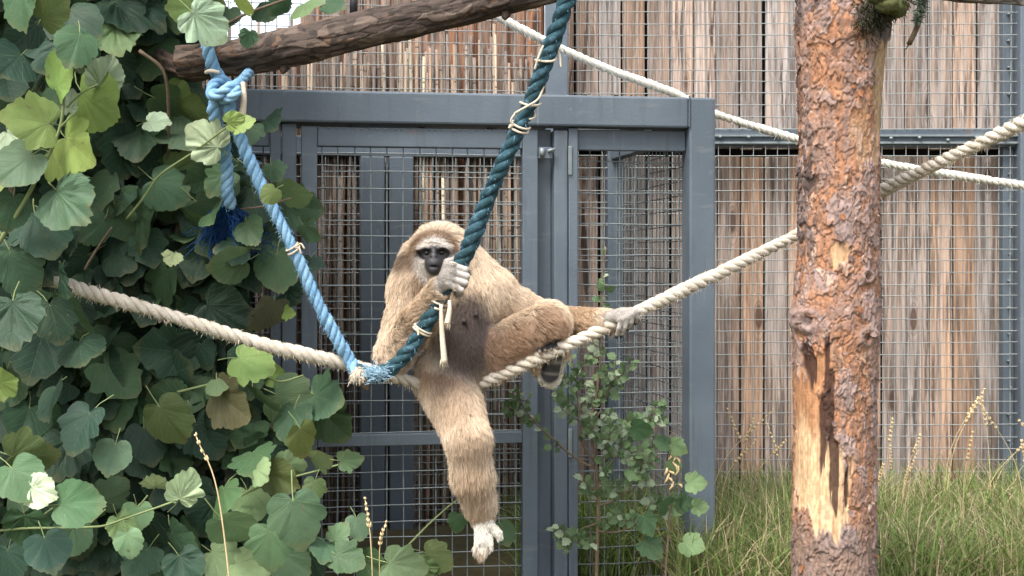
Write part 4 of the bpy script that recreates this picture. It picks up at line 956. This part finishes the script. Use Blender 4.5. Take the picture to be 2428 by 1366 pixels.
# the head's hair sweeps away from the face; trunk hair falls outward and down
hw = W0[:, regs.index('head')][:, None]; fc = G(1030, 610, -.05); away = P0 - fc; away[:, 1] *= 1.6; away /= np.linalg.norm(away, axis=1)[:, None]
sideways = np.stack([np.sign(P0[:, 0] - G(1100, 800)[0]) * np.abs(P0[:, 0] - G(1100, 800)[0]) * 5, np.zeros(NH), -np.full(NH, .5)], 1)
tw_ = W0[:, regs.index('torso')][:, None]
comb = comb * (1 - hw) + (away * 1.1 + np.array([0, .25, -.25])) * hw + sideways * tw_ * .8 + np.array([0, 0, -.30])
lf = .18
flow = np.stack([vnoise(P0[:, 0] * 22, P0[:, 1] * 22, P0[:, 2] * 22, 90 + i) for i in range(3)], 1); comb = comb + .28 * flow
comb -= N0 * (comb * N0).sum(1)[:, None]; comb /= np.linalg.norm(comb, axis=1)[:, None] + 1e-9
lift = np.where(hw[:, 0] > .5, .95, .80) * (1 - .35 * ip(BEL_FOLD)) * (1 - .35 * ip(np.clip(hm, 0, 1)))
lift = lift * rng.uniform(.75, 1.25, NH); L0 = L0 * rng.uniform(.65, 1.2, NH)
K = 6; S_ = np.linspace(0, 1, K); PT = np.zeros((NH, K, 3))
jit = rng.normal(0, .20, (NH, 3))
dirn = N0 * lift[:, None] + comb + jit; dirn /= np.linalg.norm(dirn, axis=1)[:, None]
for k, s in enumerate(S_):
    PT[:, k] = P0 + L0[:, None] * (dirn * s + (comb * .30 - N0 * .16 + np.array([0, 0, -.26])) * s * s)
# clumping into tufts
nc = NH // 34; kd = kdtree.KDTree(nc)
cidx = rng.choice(NH, nc, replace=False)
for i, j in enumerate(cidx): kd.insert(P0[j], i)
kd.balance(); own = np.array([cidx[kd.find(p)[1]] for p in P0.tolist()])
close = np.linalg.norm(P0 - P0[own], axis=1) < .020
cl = np.where(close, rng.uniform(.2, .7, NH), 0) * (1 - .7 * np.clip(ip(hm), 0, 1))
for k, s in enumerate(S_):
    PT[:, k] += (cl * s ** 1.3)[:, None] * (PT[own, k] - PT[:, k]) * .8
keep = L0 > .0022; PT, C0, L0 = PT[keep], C0[keep], L0[keep]; n_h = len(PT)
C0 = C0 * rng.uniform(.72, 1.22, (n_h, 1)); sh = rng.random(n_h) < .10; C0[sh] *= .72
cu = bpy.data.hair_curves.new('fur'); cu.add_curves([K] * n_h)
cu.points.foreach_set('position', (PT - off).astype(np.float32).ravel())
rd = np.tile(np.array([1, .95, .85, .65, .4, .12]), n_h) * np.repeat(np.clip(.00055 + L0 * .006, 0, .00072), K)
cu.points.foreach_set('radius', rd.astype(np.float32))
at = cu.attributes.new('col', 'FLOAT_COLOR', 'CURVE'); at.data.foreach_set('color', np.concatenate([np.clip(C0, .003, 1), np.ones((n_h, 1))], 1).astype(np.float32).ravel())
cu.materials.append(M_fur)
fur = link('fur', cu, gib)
# ------------------------------------------------------------------ vine
OUT = [(0, -.02), (.10, -.12), (.25, -.16), (.40, -.09), (.50, .05), (.56, .22), (.565, .37), (.53, .51), (.47, .64), (.37, .77), (.23, .88), (.10, .965)]
OUT2 = [(0, -.02), (.10, -.12), (.26, -.17), (.42, -.10), (.51, .05), (.50, .20), (.61, .37), (.56, .47), (.42, .53), (.43, .66), (.33, .76), (.18, .90)]
def leaf_mesh(name, k, mat, small=False, petiole=True):
    rn = random.Random(k * 13 + 5); OU = OUT2 if k % 2 else OUT
    o = OU + [(0, 1.03)] + [(-x, y) for x, y in OU[:0:-1]]
    o = [(x * rn.uniform(.93, 1.06), y + rn.uniform(-.025, .025)) for x, y in o]
    o[0] = (0, -.0)
    if petiole: o = [q for a_, b_ in zip(o, o[1:] + o[:1]) for q in (a_, ((a_[0] + b_[0]) * .5 * 1.015, (a_[1] + b_[1]) * .5))]
    fold = rn.uniform(-.08, .22); curl = rn.uniform(-.25, .35); droop = rn.uniform(.0, .4); wav = rn.uniform(.010, .034); ph = rn.uniform(0, 6); crump = .06 if k % 5 == 4 else 0.0
    V = [(0, .05, 0)]; UV = [(.5, .25)]
    ringsn = (.36, .7, 1.0)
    for ri, s in enumerate(ringsn):
        for i, (x, y) in enumerate(o):
            yy = .05 + (y - .05) * s; xx = x * s; r = math.hypot(xx, yy - .05)
            ser = 1 + ((.018 * (1 if i % 2 else -1) + rn.uniform(-.02, .02)) if s == 1 else 0); xx *= ser; yy = .05 + (yy - .05) * ser
            z = fold * abs(xx) - curl * xx * xx * 1.4 - droop * max(0, yy) ** 2 * .6 + wav * s * s * math.sin(ph + i * (.55 if petiole else 1.1)) + .008 * math.sin(3 * ph + i * 1.3) * s + crump * rn.uniform(-1, 1)
            V.append((xx, yy, z)); UV.append((xx + .5, yy * .8 + .2))
    n = len(o); Fc = [(0, 1 + i, 1 + (i + 1) % n) for i in range(n)] + [(1 + q_ * n + i, 1 + q_ * n + n + i, 1 + q_ * n + n + (i + 1) % n, 1 + q_ * n + (i + 1) % n) for q_ in (0, 1) for i in range(n)]
    m = MB(); m.add(V, Fc, 0); nl = len(V)
    if petiole:
        q = rn.uniform(-.15, .15); m.tube([(0, .05, -.006), (q * .4, -.25, -.07), (q, -.55, -.22)], [.016, .013, .016], 4, 1, cap=False)
    me = m.mesh(name, [mat, M_stem]); uv = np.array(UV + [(.5, .2)] * (m.n - nl)); c = np.zeros((m.n, 3)); c[:, :2] = uv; set_col(me, c, 'leaf'); return me
LM = [leaf_mesh('leaf', k, M_leaf) for k in range(12)]
CLS = {'D': (.026, .058, .034), 'M': (.052, .102, .046), 'L': (.145, .22, .10), 'Y': (.185, .26, .068), 'P': (.34, .42, .25), 'G': (.066, .120, .060), 'B': (.10, .095, .05), 'O': (.085, .115, .035)}  # D: leaf shade put into a darker, cooler green
vine = tag(empty('grape_vine', (-1.1, 4.6, 0)), 'large grape vine with broad round leaves covering the fence side', 'vine')
def leaf_matrix(px, py, d, w, ang, rn, tilt=None, roll=None, face=1):
    """leaf centre on the ray (px,py) at d; w its width in photo pixels, ang the direction of its tip on the picture (0 right, 90 down)"""
    a = R(ang); t = Vector((math.cos(a), 0, -math.sin(a))); nrm = Vector((0, -1, 0)) * face
    tl = tilt if tilt is not None else rn.gauss(0.42, .36); rl = roll if roll is not None else rn.gauss(0, .50)
    t = (t * math.cos(tl) + Vector((0, -1, 0)) * math.sin(tl)).normalized()
    side = t.cross(nrm).normalized(); nrm = side.cross(t).normalized()
    side2 = side * math.cos(rl) + nrm * math.sin(rl); nrm = side2.cross(t).normalized()
    s = w * d / F / 1.08
    M = Matrix(((side2.x, t.x, nrm.x), (side2.y, t.y, nrm.y), (side2.z, t.z, nrm.z))).to_4x4()
    c = P(px, py, d); M = Matrix.Translation(c - t * .42 * s) @ M @ Matrix.Diagonal((s, s, s, 1)); return M
HERO = """50 15 140 70 M;120 28 110 -10 O;60 85 130 100 D;130 120 150 70 D;175 60 130 60 D;250 30 150 100 D;320 25 150 30 D;275 88 130 100 L;180 110 130 110 M;110 165 130 95 D;30 150 140 110 D;220 150 110 60 D
142 175 125 -60 Y;250 175 110 -60 P;225 245 140 20 Y;165 240 70 -80 P;70 285 140 190 Y;25 335 90 80 P;180 352 140 0 Y;150 385 100 10 Y;40 395 140 140 G;10 410 80 90 Y
490 58 110 20 P;440 20 120 170 Y;505 12 80 0 O;575 15 80 0 Y;640 20 100 80 M;725 15 115 70 L;790 12 70 20 M;588 92 55 100 M;660 12 60 120 M;540 40 70 100 M
390 115 140 60 D;345 150 140 100 D;420 185 130 40 D;330 205 120 90 D;440 262 130 20 O;405 245 120 30 M;372 288 70 20 P;330 330 130 100 D;485 330 100 200 P;555 285 60 0 Y;575 292 60 -10 Y;635 290 85 60 D;590 320 70 90 M;300 300 130 70 D;360 360 130 120 D
440 418 130 10 L;405 400 110 170 M;330 400 120 100 D;400 450 110 40 M;280 520 110 60 G;225 545 90 130 G;160 480 170 30 G;100 540 150 80 D;110 600 150 80 D;45 640 160 90 G;150 670 110 80 D;25 500 100 120 M;545 628 120 180 G;408 612 60 95 P;490 500 110 30 M;600 430 90 60 M;650 405 70 60 G;700 460 100 10 L;715 492 110 5 G;735 548 85 20 G;640 462 55 130 O;628 520 80 60 M;580 560 90 30 M;660 640 110 60 G;735 625 70 90 D;690 700 80 60 D;635 748 95 100 B;682 742 40 10 Y;520 430 80 150 M;460 520 90 30 M
600 860 120 10 Y;650 890 70 10 Y;475 898 85 10 L;515 915 60 40 L;545 960 130 30 B;350 955 115 0 M;240 890 130 90 D;320 870 120 80 D;375 820 140 90 D;455 830 110 100 D;190 830 120 60 D;90 830 150 80 D;15 905 75 0 Y;5 930 50 60 Y;60 1000 140 90 D;190 1020 140 100 D;150 1080 130 100 D;265 1085 110 90 G;350 1050 110 90 D;300 960 140 40 D;400 1000 110 60 O;120 950 130 100 D;30 760 150 60 D;130 760 130 100 D;230 760 120 80 D
620 950 110 60 G;690 960 140 30 G;770 945 130 10 G;785 1000 120 30 M;690 1000 100 60 M;720 1045 100 80 O;560 1000 120 80 D;490 1040 120 60 D;600 1090 110 40 G;615 1120 90 30 L;690 1105 80 10 L;755 1090 75 10 L;830 1092 55 0 L;665 1135 100 20 O;595 1195 115 50 L;705 1235 145 70 G;745 1160 70 60 O;520 1190 110 80 M;368 1145 80 -90 P;440 1155 105 -60 P;268 1170 110 -60 G;185 1195 130 -30 M;95 1165 80 30 P;70 1085 120 10 O;50 1140 130 60 M;65 1255 110 100 M;165 1275 110 100 M;115 1310 120 60 D;290 1250 80 70 L;325 1225 80 90 L;305 1290 80 60 L;330 1335 110 90 D;430 1290 110 60 G;560 1255 120 60 G;530 1330 110 40 L;640 1300 120 80 G;590 1345 110 20 L;440 1345 100 40 D;690 1335 120 60 G;770 1300 110 60 G;825 1325 100 30 M;885 1345 100 40 M;960 1345 100 0 L;805 1265 70 -60 L;1035 1325 85 20 O;1010 1345 70 0 L;1085 1240 60 90 M;1195 1262 75 80 M;850 1250 80 60 G;740 1345 100 60 D;900 1365 90 60 M;230 1340 110 90 D;20 1340 120 90 D;592 548 95 60 M;500 512 95 40 M;548 590 90 150 D"""
hero = []
for tok in HERO.replace('\n', ';').split(';'):
    x, y, w, a, c = tok.split(); hero.append((float(x), float(y), float(w), float(a), c))
rn = random.Random(3)
def rope_row(x): return np.interp(x, [205, 400, 620, 790, 900], [690, 747, 815, 856, 885])
nleaf = 0
for j, (x, y, w, a, c) in enumerate(hero):
    if x < 195: d = rn.uniform(3.95, 4.30)
    else: d = rn.uniform(4.46, 4.72)
    if c in 'YP' and x > 195 and x < 620: d = rn.uniform(4.36, 4.46) if abs(y - rope_row(x)) > 75 else 4.48
    if (x, y) in ((555, 285), (575, 292), (640, 462), (490, 58), (588, 92)): d = 4.29
    if x > 195 and y > 1000: d = rn.uniform(4.15, 4.6)
    if x > 620 and y < 760 and d > 4.45: d = rn.uniform(4.5, 4.8)
    if x > 1000: d = 4.85
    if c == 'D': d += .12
    if (x, y) in ((592, 548), (500, 512), (548, 590)): d = 4.50
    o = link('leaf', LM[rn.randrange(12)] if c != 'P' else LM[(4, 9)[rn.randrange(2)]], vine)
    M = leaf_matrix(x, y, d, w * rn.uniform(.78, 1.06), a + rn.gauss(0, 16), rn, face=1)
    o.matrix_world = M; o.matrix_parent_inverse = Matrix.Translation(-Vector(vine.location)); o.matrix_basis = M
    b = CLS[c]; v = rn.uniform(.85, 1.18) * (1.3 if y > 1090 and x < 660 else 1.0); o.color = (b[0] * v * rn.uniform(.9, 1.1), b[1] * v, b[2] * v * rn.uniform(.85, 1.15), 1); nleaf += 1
# the leaves behind, still told apart
EDGE = [(0, 560), (60, 520), (120, 470), (200, 470), (260, 500), (320, 560), (420, 610), (480, 690), (560, 690), (620, 650), (700, 620), (780, 600), (860, 640), (930, 720), (1000, 740), (1070, 700), (1150, 640), (1250, 700), (1366, 860)]
def edge(y): return np.interp(y, [e[0] for e in EDGE], [e[1] for e in EDGE])
k = 0
while nleaf < 298:
    y = rn.uniform(-20, 1366); x = rn.uniform(-20, 720)
    if x > edge(y) - 40: continue
    if y < 110 and x > 480 : continue
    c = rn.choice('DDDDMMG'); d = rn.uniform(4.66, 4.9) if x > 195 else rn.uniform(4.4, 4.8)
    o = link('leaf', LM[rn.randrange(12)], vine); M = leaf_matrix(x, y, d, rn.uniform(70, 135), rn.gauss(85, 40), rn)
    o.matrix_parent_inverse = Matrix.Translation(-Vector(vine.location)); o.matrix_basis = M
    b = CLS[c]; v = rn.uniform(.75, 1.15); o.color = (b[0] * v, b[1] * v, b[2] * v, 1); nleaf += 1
# the mass of leaves deeper in and out of frame
me0 = [leaf_mesh('leaf_shape', 20 + q, M_leafs, petiole=False) for q in range(5)]
VV, FF, TT_, LL = [], [], [], []; base = 0
src = [(np.array([v.co[:] for v in m_.vertices]), [tuple(p.vertices) for p in m_.polygons], np.array([d_.color[:3] for d_ in m_.color_attributes['leaf'].data])) for m_ in me0]
cnt = 0
while cnt < 3200:
    zone = rn.random()
    if zone < .30: x, y, d = rn.uniform(-60, 700), rn.uniform(-100, 1400), rn.uniform(4.62, 4.9)
    elif zone < .72: x, y, d = rn.uniform(-350, 620), rn.uniform(-150, 1500), rn.uniform(4.85, 5.9)
    elif zone < .84: x, y, d = rn.uniform(-900, -30), rn.uniform(-500, 1500), rn.uniform(4.0, 5.4)
    else: x, y, d = rn.uniform(-700, 480), rn.uniform(-700, -60), rn.uniform(4.2, 5.8)  # unseen leaves above the view, added to shade the vine
    if y > -40 and x > min(edge(y) - 60, 640 if d < 4.9 else 560): continue
    if 60 < y < 260 and x > 430: continue
    if y < 120 and x > 470 and y > -60: continue
    v_, f_, l_ = src[rn.randrange(5)]; M = np.array(leaf_matrix(x, y, d, rn.uniform(70, 135), rn.gauss(85, 45), rn))
    VV.append(v_ @ M[:3, :3].T + M[:3, 3] - np.array(vine.location)); FF += [tuple(i + base for i in f) for f in f_]; base += len(v_); LL.append(l_)
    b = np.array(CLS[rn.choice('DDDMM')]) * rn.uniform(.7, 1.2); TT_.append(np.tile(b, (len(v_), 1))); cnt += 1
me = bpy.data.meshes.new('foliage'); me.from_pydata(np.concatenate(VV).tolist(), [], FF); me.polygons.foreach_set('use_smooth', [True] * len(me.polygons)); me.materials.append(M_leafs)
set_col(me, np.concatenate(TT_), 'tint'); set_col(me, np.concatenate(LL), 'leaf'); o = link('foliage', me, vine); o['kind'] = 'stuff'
# stems and canes
def cane(pts, r0, r1, mat, name='cane'):
    m = MB(); q, _ = smooth_path([Vector(p) - Vector(vine.location) for p in pts], 26); m.tube(q, np.linspace(r0, r1, 26) * (1 + .08 * np.sin(np.arange(26) * 1.9)), 7); return m.build(name, mat, vine)
cane([P(-30, 620, 4.22), P(45, 500, 4.16), P(100, 400, 4.12), P(140, 310, 4.10), P(152, 235, 4.08), P(150, 190, 4.08)], .0075, .0035, M_stem)
cane([P(158, 255, 4.08), P(195, 220, 4.07), P(232, 200, 4.07)], .003, .0025, M_stem); cane([P(140, 305, 4.1), P(165, 280, 4.08), P(180, 268, 4.07)], .003, .0025, M_stem)
cane([P(-40, 1262, 4.2), P(60, 1253, 4.2), P(140, 1252, 4.2), P(240, 1248, 4.2), P(290, 1232, 4.2), P(360, 1208, 4.2), P(410, 1190, 4.2)], .0042, .003, M_stem)
cane([P(90, 1230, 4.2), P(125, 1205, 4.19)], .0028, .0024, M_stem); cane([P(215, 1240, 4.2), P(250, 1208, 4.19)], .0028, .0024, M_stem); cane([P(330, 1200, 4.2), P(350, 1175, 4.19)], .0026, .0024, M_stem)
cane([P(200, 640, 4.5), P(230, 590, 4.5), P(265, 540, 4.48)], .0045, .0035, M_woody); cane([P(300, 520, 4.5), P(340, 470, 4.48), P(380, 415, 4.46), P(460, 360, 4.4), P(560, 285, 4.3)], .004, .003, M_stem)
cane([P(180, 820, 4.5), P(120, 840, 4.5), P(60, 870, 4.5)], .006, .004, M_woody); cane([P(330, 120, 4.5), P(390, 175, 4.52), P(400, 300, 4.6), P(395, 420, 4.7)], .006, .005, M_woody)
cane([P(540, 55, 4.6), P(590, 30, 4.6), P(640, 12, 4.6), P(700, -10, 4.6)], .005, .004, M_woody); cane([P(480, 540, 4.6), P(560, 500, 4.58), P(620, 490, 4.57), P(690, 470, 4.6)], .004, .003, M_woody)
cane([P(420, 930, 4.55), P(520, 905, 4.55), P(600, 880, 4.56), P(660, 905, 4.58), P(720, 890, 4.6)], .004, .003, M_stem); cane([P(560, 1180, 4.5), P(640, 1145, 4.5), P(720, 1125, 4.5), P(830, 1095, 4.5)], .004, .0028, M_stem)
cane([P(640, 1010, 4.7), P(700, 1060, 4.7), P(760, 1110, 4.72)], .005, .004, M_woody); cane([P(880, 1366, 4.7), P(950, 1310, 4.75), P(1020, 1240, 4.8), P(1085, 1185, 4.83), P(1150, 1150, 4.85)], .004, .0025, M_stem)
for x0, d0, x1, y1, d1 in ((120, 4.8, 60, -40, 4.5), (260, 5.0, 330, 60, 4.7), (420, 4.8, 470, 300, 4.75), (520, 4.8, 535, 640, 4.75), (40, 5.2, 180, -100, 5.0)):
    b0 = P(x0, HZ, d0); b0.z = 0; e = P(x1, y1, d1); cane([b0, b0.lerp(e, .3) + Vector((.05, .03, 0)), b0.lerp(e, .65) + Vector((-.06, -.02, 0)), e], .018, .007, M_woody, 'stem')

# ------------------------------------------------------------------ small-leaved shrub in front of the cage
shrub = tag(empty('hawthorn_shrub', P(1412, HZ, 4.98) - Vector((0, 0, CAMZ))), 'thin upright shrub with small lobed leaves in front of the cage panel', 'shrub')
def small_leaf(k):
    rn_ = random.Random(k + 99); o = [(0, 0), (.18, .10), (.40, .22), (.30, .34), (.50, .52), (.30, .60), (.30, .80), (.12, .82), (0, 1.0)]; o = o + [(-x, y) for x, y in o[-2:0:-1]]
    o = [(x * rn_.uniform(.9, 1.1), y + rn_.uniform(-.03, .03)) for x, y in o]; f = rn_.uniform(0, .5); V = [(0, .45, 0)] + [(x, y, f * abs(x) - .25 * y * y + rn_.uniform(-.04, .04)) for x, y in o]; n = len(o)
    return np.array(V), [(0, 1 + i, 1 + (i + 1) % n) for i in range(n)], np.array([(x * .5 + .5, y * .6 + .2, 0) for x, y, z in V])
SL = [small_leaf(k) for k in range(5)]; SLM = []
for k in range(5):
    m = MB(); m.add(SL[k][0], SL[k][1]); me = m.mesh('leaf', M_leaf); set_col(me, SL[k][2], 'leaf'); SLM.append(me)
sl = Vector(shrub.location)
def sstem(pts, r0, r1, par=shrub, mat=None, name='stem'):
    m = MB(); q, _ = smooth_path([Vector(p) - Vector(par.location) for p in pts], 24); m.tube(q, np.linspace(r0, r1, 24) * (1 + .1 * np.sin(np.arange(24) * 2.3)), 6); m.build(name, mat or M_woody, par); return q
b0 = P(1412, 1366, 4.98); b0.z = -.02; b0.x += .01
STEMS = [sstem([b0, P(1414, 1366, 4.98), P(1418, 1200, 4.97), P(1412, 1090, 4.97), P(1400, 1010, 4.97), P(1420, 900, 4.98), P(1424, 780, 4.98), P(1428, 660, 4.98), P(1436, 585, 4.98)], .008, .003),
         sstem([P(1412, 1110, 4.97), P(1370, 1090, 4.95), P(1310, 1040, 4.92), P(1255, 985, 4.90), P(1222, 925, 4.89)], .005, .002),
         sstem([P(1410, 1095, 4.97), P(1380, 1050, 4.96), P(1372, 980, 4.95), P(1365, 900, 4.95), P(1352, 830, 4.95)], .004, .0015),
         sstem([P(1412, 1080, 4.97), P(1450, 1050, 4.95), P(1500, 1020, 4.94), P(1545, 985, 4.93), P(1570, 970, 4.93)], .004, .0015),
         sstem([P(1416, 1200, 4.97), P(1470, 1180, 4.96), P(1520, 1120, 4.95), P(1560, 1080, 4.95)], .004, .0015),
         sstem([P(1418, 1260, 4.97), P(1470, 1260, 4.96), P(1530, 1230, 4.97), P(1590, 1180, 4.97)], .004, .0015),
         sstem([P(1402, 1015, 4.97), P(1430, 960, 4.97), P(1450, 900, 4.97), P(1462, 850, 4.98)], .003, .0012),
         sstem([P(1416, 1240, 4.97), P(1370, 1260, 4.96), P(1340, 1300, 4.96)], .003, .0012),
         sstem([P(1416, 1150, 4.97), P(1440, 1110, 4.94), P(1470, 1060, 4.93), P(1480, 1000, 4.93)], .003, .0012)]
rn = random.Random(11); VV, FF, TT_, LL = [], [], [], []; base = 0; spots = []
def twig_leaves(q, n, r0):
    """leaves set alternately along a twig q (points relative to the shrub), each by its own stalk end"""
    for k in range(n):
        t = (k + .6) / n; f = t * (len(q) - 1); i = min(int(f), len(q) - 2); p = Vector(q[i]).lerp(Vector(q[i + 1]), f - i); dv = (Vector(q[i + 1]) - Vector(q[i])).normalized()
        sd = dv.cross(Vector((rn.gauss(0, .4), -1, rn.gauss(0, .4)))).normalized() * (1 if k % 2 else -1)
        tip = (dv * .75 + sd * .8 + Vector((rn.gauss(0, .25), -.25, rn.gauss(0, .25)))).normalized(); spots.append((p + sl + tip * .004, tip))
tw_n = [10, 6, 6, 7, 7, 7, 6, 4, 6]
for st, nt in zip(STEMS, tw_n):
    for k in range(nt):
        i = int(rn.uniform(.22, .97) * 23); p = Vector(st[i]); l = rn.uniform(.05, .12) * (.5 if st is STEMS[1] else 1.0)
        if st is STEMS[0] and i > 15: l *= .45
        d = Vector((rn.gauss(0, 1), rn.gauss(-.3, .5), rn.uniform(-.2, .9))).normalized(); e = p + d * l
        q = [p, p.lerp(e, .5) + Vector((0, 0, -.006)), e + Vector((0, 0, .004))]
        m = MB(); m.tube(q, [.0017, .0013, .0008], 4); m.build('twig', M_woody, shrub); twig_leaves(q, max(3, int(l / .0115)), l)
    twig_leaves([Vector(v) for v in st[10:]], 9, 0)
for q, (p, tip) in enumerate(spots):
    col3 = np.array(rn.choice([(.10, .16, .07), (.13, .195, .09), (.26, .32, .21), (.075, .125, .055)])) * rn.uniform(.8, 1.2)  # palest green: highlights on the leaves put into their colour
    nrm = (Vector((rn.gauss(0, .5), -1, rn.gauss(.5, .5)))).normalized(); side = tip.cross(nrm).normalized(); nrm = side.cross(tip); s_ = rn.uniform(14, 28) * 4.95 / F
    M = Matrix.Translation(p) @ Matrix(((side.x, tip.x, nrm.x), (side.y, tip.y, nrm.y), (side.z, tip.z, nrm.z))).to_4x4() @ Matrix.Diagonal((s_, s_, s_, 1))
    if q % 3 == 0 and q < 880:
        o = link('leaf', SLM[rn.randrange(5)], shrub); o.matrix_parent_inverse = Matrix.Translation(-sl); o.matrix_basis = M; o.color = (*col3, 1); continue
    v_, f_, l_ = SL[rn.randrange(5)]; M = np.array(M); VV.append(v_ @ M[:3, :3].T + M[:3, 3] - np.array(sl)); FF += [tuple(i + base for i in f) for f in f_]; base += len(v_); LL.append(l_); TT_.append(np.tile(col3, (len(v_), 1)))
me = bpy.data.meshes.new('foliage'); me.from_pydata(np.concatenate(VV).tolist(), [], FF); me.materials.append(M_leafs); set_col(me, np.concatenate(TT_), 'tint'); set_col(me, np.concatenate(LL), 'leaf'); o = link('foliage', me, shrub); o['kind'] = 'stuff'
# young vine shoot climbing the corner post
sh = tag(empty('vine_shoot', P(1585, HZ, 4.95) - Vector((0, 0, CAMZ))), 'young vine shoot with a few pale green leaves climbing beside the cage corner post', 'vine')
b0 = P(1575, 1366, 4.95); b0.z = -.02
sstem([b0, P(1578, 1366, 4.95), P(1588, 1200, 4.95), P(1582, 1100, 4.95), P(1590, 1030, 4.95)], .005, .0025, sh)
for (x, y, w, a, c) in ((1608, 1062, 46, 30, 'L'), (1598, 1105, 40, -60, 'L'), (1650, 1145, 50, 0, 'L'), (1660, 1202, 40, 0, 'L'), (1640, 1290, 60, 10, 'L'), (1535, 1245, 55, 70, 'M'), (1620, 1195, 45, 120, 'M'), (1520, 1020, 55, 20, 'M'), (1510, 1120, 50, 30, 'L'), (1570, 1050, 40, 200, 'M'), (1575, 1200, 50, 200, 'M'), (1545, 1300, 60, 40, 'M')):
    o = link('leaf', LM[rn.randrange(12)], sh); M = leaf_matrix(x, y, 4.93 + rn.uniform(-.03, .03), w, a, rn); o.matrix_parent_inverse = Matrix.Translation(-Vector(sh.location)); o.matrix_basis = M; b = CLS[c]; v = rn.uniform(1.0, 1.4); o.color = (b[0] * v, b[1] * v, b[2] * v, 1)
m = MB()
for k in range(16):
    p = P(1592 + rn.gauss(0, 9), 1060 + rn.uniform(0, 90), 4.93); e = p + Vector((rn.gauss(0, .012), -.01, -rn.uniform(.01, .035))); m.tube([p - Vector(sh.location), (p.lerp(e, .5) + Vector((.004, 0, 0))) - Vector(sh.location), e - Vector(sh.location)], [.003, .005, .001], 5)
m.build('dead_leaf_remains', M_straw, sh)

# ------------------------------------------------------------------ grass
def grass(name, label, n, xr, yr, hmin, hmax, seed, dryf=.36):
    r_ = np.random.default_rng(seed); x = r_.uniform(*xr, n); y = r_.uniform(*yr, n); hgt = r_.uniform(hmin, hmax, n) * (.7 + .5 * (.5 + .5 * vnoise(x * 3, y * 3, 0 * x, 5)))
    a = r_.uniform(0, 2 * np.pi, n); lean = np.abs(r_.normal(.55, .40, n)) * hgt; w = r_.uniform(.0016, .0036, n); b = r_.uniform(0, 2 * np.pi, n)
    V = np.zeros((n, 7, 3)); dx, dy = np.cos(a), np.sin(a); wx, wy = np.cos(b) * w, np.sin(b) * w
    for k, (t, ws) in enumerate(((0, 1), (.4, .9), (.75, .6))):
        ox = x + dx * lean * t * t; oy = y + dy * lean * t * t; z = hgt * t * (1 - .25 * t * t * (lean / hgt))
        V[:, 2*k] = np.stack([ox - wx * ws, oy - wy * ws, z], 1); V[:, 2*k+1] = np.stack([ox + wx * ws, oy + wy * ws, z], 1)
    V[:, 6] = np.stack([x + dx * lean, y + dy * lean, hgt * (1 - .25 * lean / hgt)], 1)
    idx = np.arange(n)[:, None] * 7; t3 = np.concatenate([idx + np.array(q) for q in ((0, 1, 3), (0, 3, 2), (2, 3, 5), (2, 5, 4), (4, 5, 6))]);
    me = bpy.data.meshes.new(name); fast_mesh(me, V.reshape(-1, 3), t3); me.materials.append(M_grass)
    dry = r_.random(n) < dryf; c = np.array((.115, .175, .048)) * r_.uniform(.6, 1.7, (n, 1)) * np.array([1, 1, 1]) + r_.uniform(0, .03, (n, 1)) * np.array([1, .6, .1]); c[dry] = np.array((.42, .35, .20)) * r_.uniform(.6, 1.2, (dry.sum(), 1))
    set_col(me, np.repeat(c, 7, 0)); return tag(link(name, me), label, 'grass', kind='stuff')
grass('grass', 'long green and straw-coloured grass at the foot of the plank fence', 30000, (.55, 3.2), (4.9, 6.46), .09, .36, 1)
grass('grass', 'green grass and weeds growing inside the keeper cage behind the mesh panel', 4000, (.02, .70), (5.25, 6.3), .10, .38, 2, .1)
grass('grass', 'shaded grass below the vine and the gibbon', 9000, (-2.2, 2.5), (3.2, 4.9), .03, .09, 3)
def stalk(base, bend, tip, head, sz, label, grp=None, r0=.0020):
    o = empty('grass_stalk', base); q, Ls = smooth_path([Vector(p) - Vector(base) for p in (base, bend, tip)], 30); m = MB(); m.tube(q, np.linspace(r0, r0 * .6, 30), 5); m.build('stem', M_straw, o)
    m = MB(); n0 = int(30 * (1 - head))
    for i in range(n0, 30):
        for s in range(6):
            t_ = (i - n0) / (30 - n0); l = sz * (1.15 - .6 * t_) * random.uniform(.6, 1.2); dv = Vector(q[min(i + 1, 29)] - q[i - 1]).normalized(); sd_ = Vector((random.gauss(0, 1), random.gauss(0, 1), random.gauss(0, 1))); sd_ = (sd_ - dv * sd_.dot(dv)).normalized()
            p = Vector(q[i]); e = p + dv * l + sd_ * l * .38; m.tube([p, p.lerp(e, .5) + sd_ * l * .1, e], [sz * .09, sz * .22, sz * .04], 5)
    m.build('seed_head', M_straw, o); tag(o, label, 'grass stalk', grp); return o
def gstalk(pts, head, sz, label, grp=None, r0=.0020, d=4.1):
    b_ = P(pts[0][0], pts[0][1], d); b_.z = 0; stalk(b_, P(*pts[1], d), P(*pts[2], d), head, sz, label, grp, r0)
gstalk(((572, 1366), (520, 1190), (465, 1035)), .12, .013, 'single dry grass stalk leaning in front of the vine leaves', None, .0030, 3.9)
gstalk(((888, 1366), (880, 1300), (866, 1185)), .20, .013, 'taller of two knobbly dry grass stalks in front of the gate', None, .0024, 4.2)
gstalk(((905, 1366), (900, 1310), (915, 1240)), .18, .012, 'shorter of two knobbly dry grass stalks in front of the gate', None, .0022, 4.25)
rs = random.Random(21)
for k in range(30):
    x = rs.uniform(.75, 2.25); y = rs.uniform(5.5, 6.35); h = rs.uniform(.38, .62); lx = rs.gauss(0, .16)
    stalk(Vector((x, y, 0)), Vector((x + lx * .25, y, h * .6)), Vector((x + lx, y - .03, h * rs.uniform(.88, 1.05))), rs.uniform(.16, .26), rs.uniform(.011, .018), 'dry grass stalk with a seed head standing in the long grass', 'dry grass stalks by the plank fence', .0018)
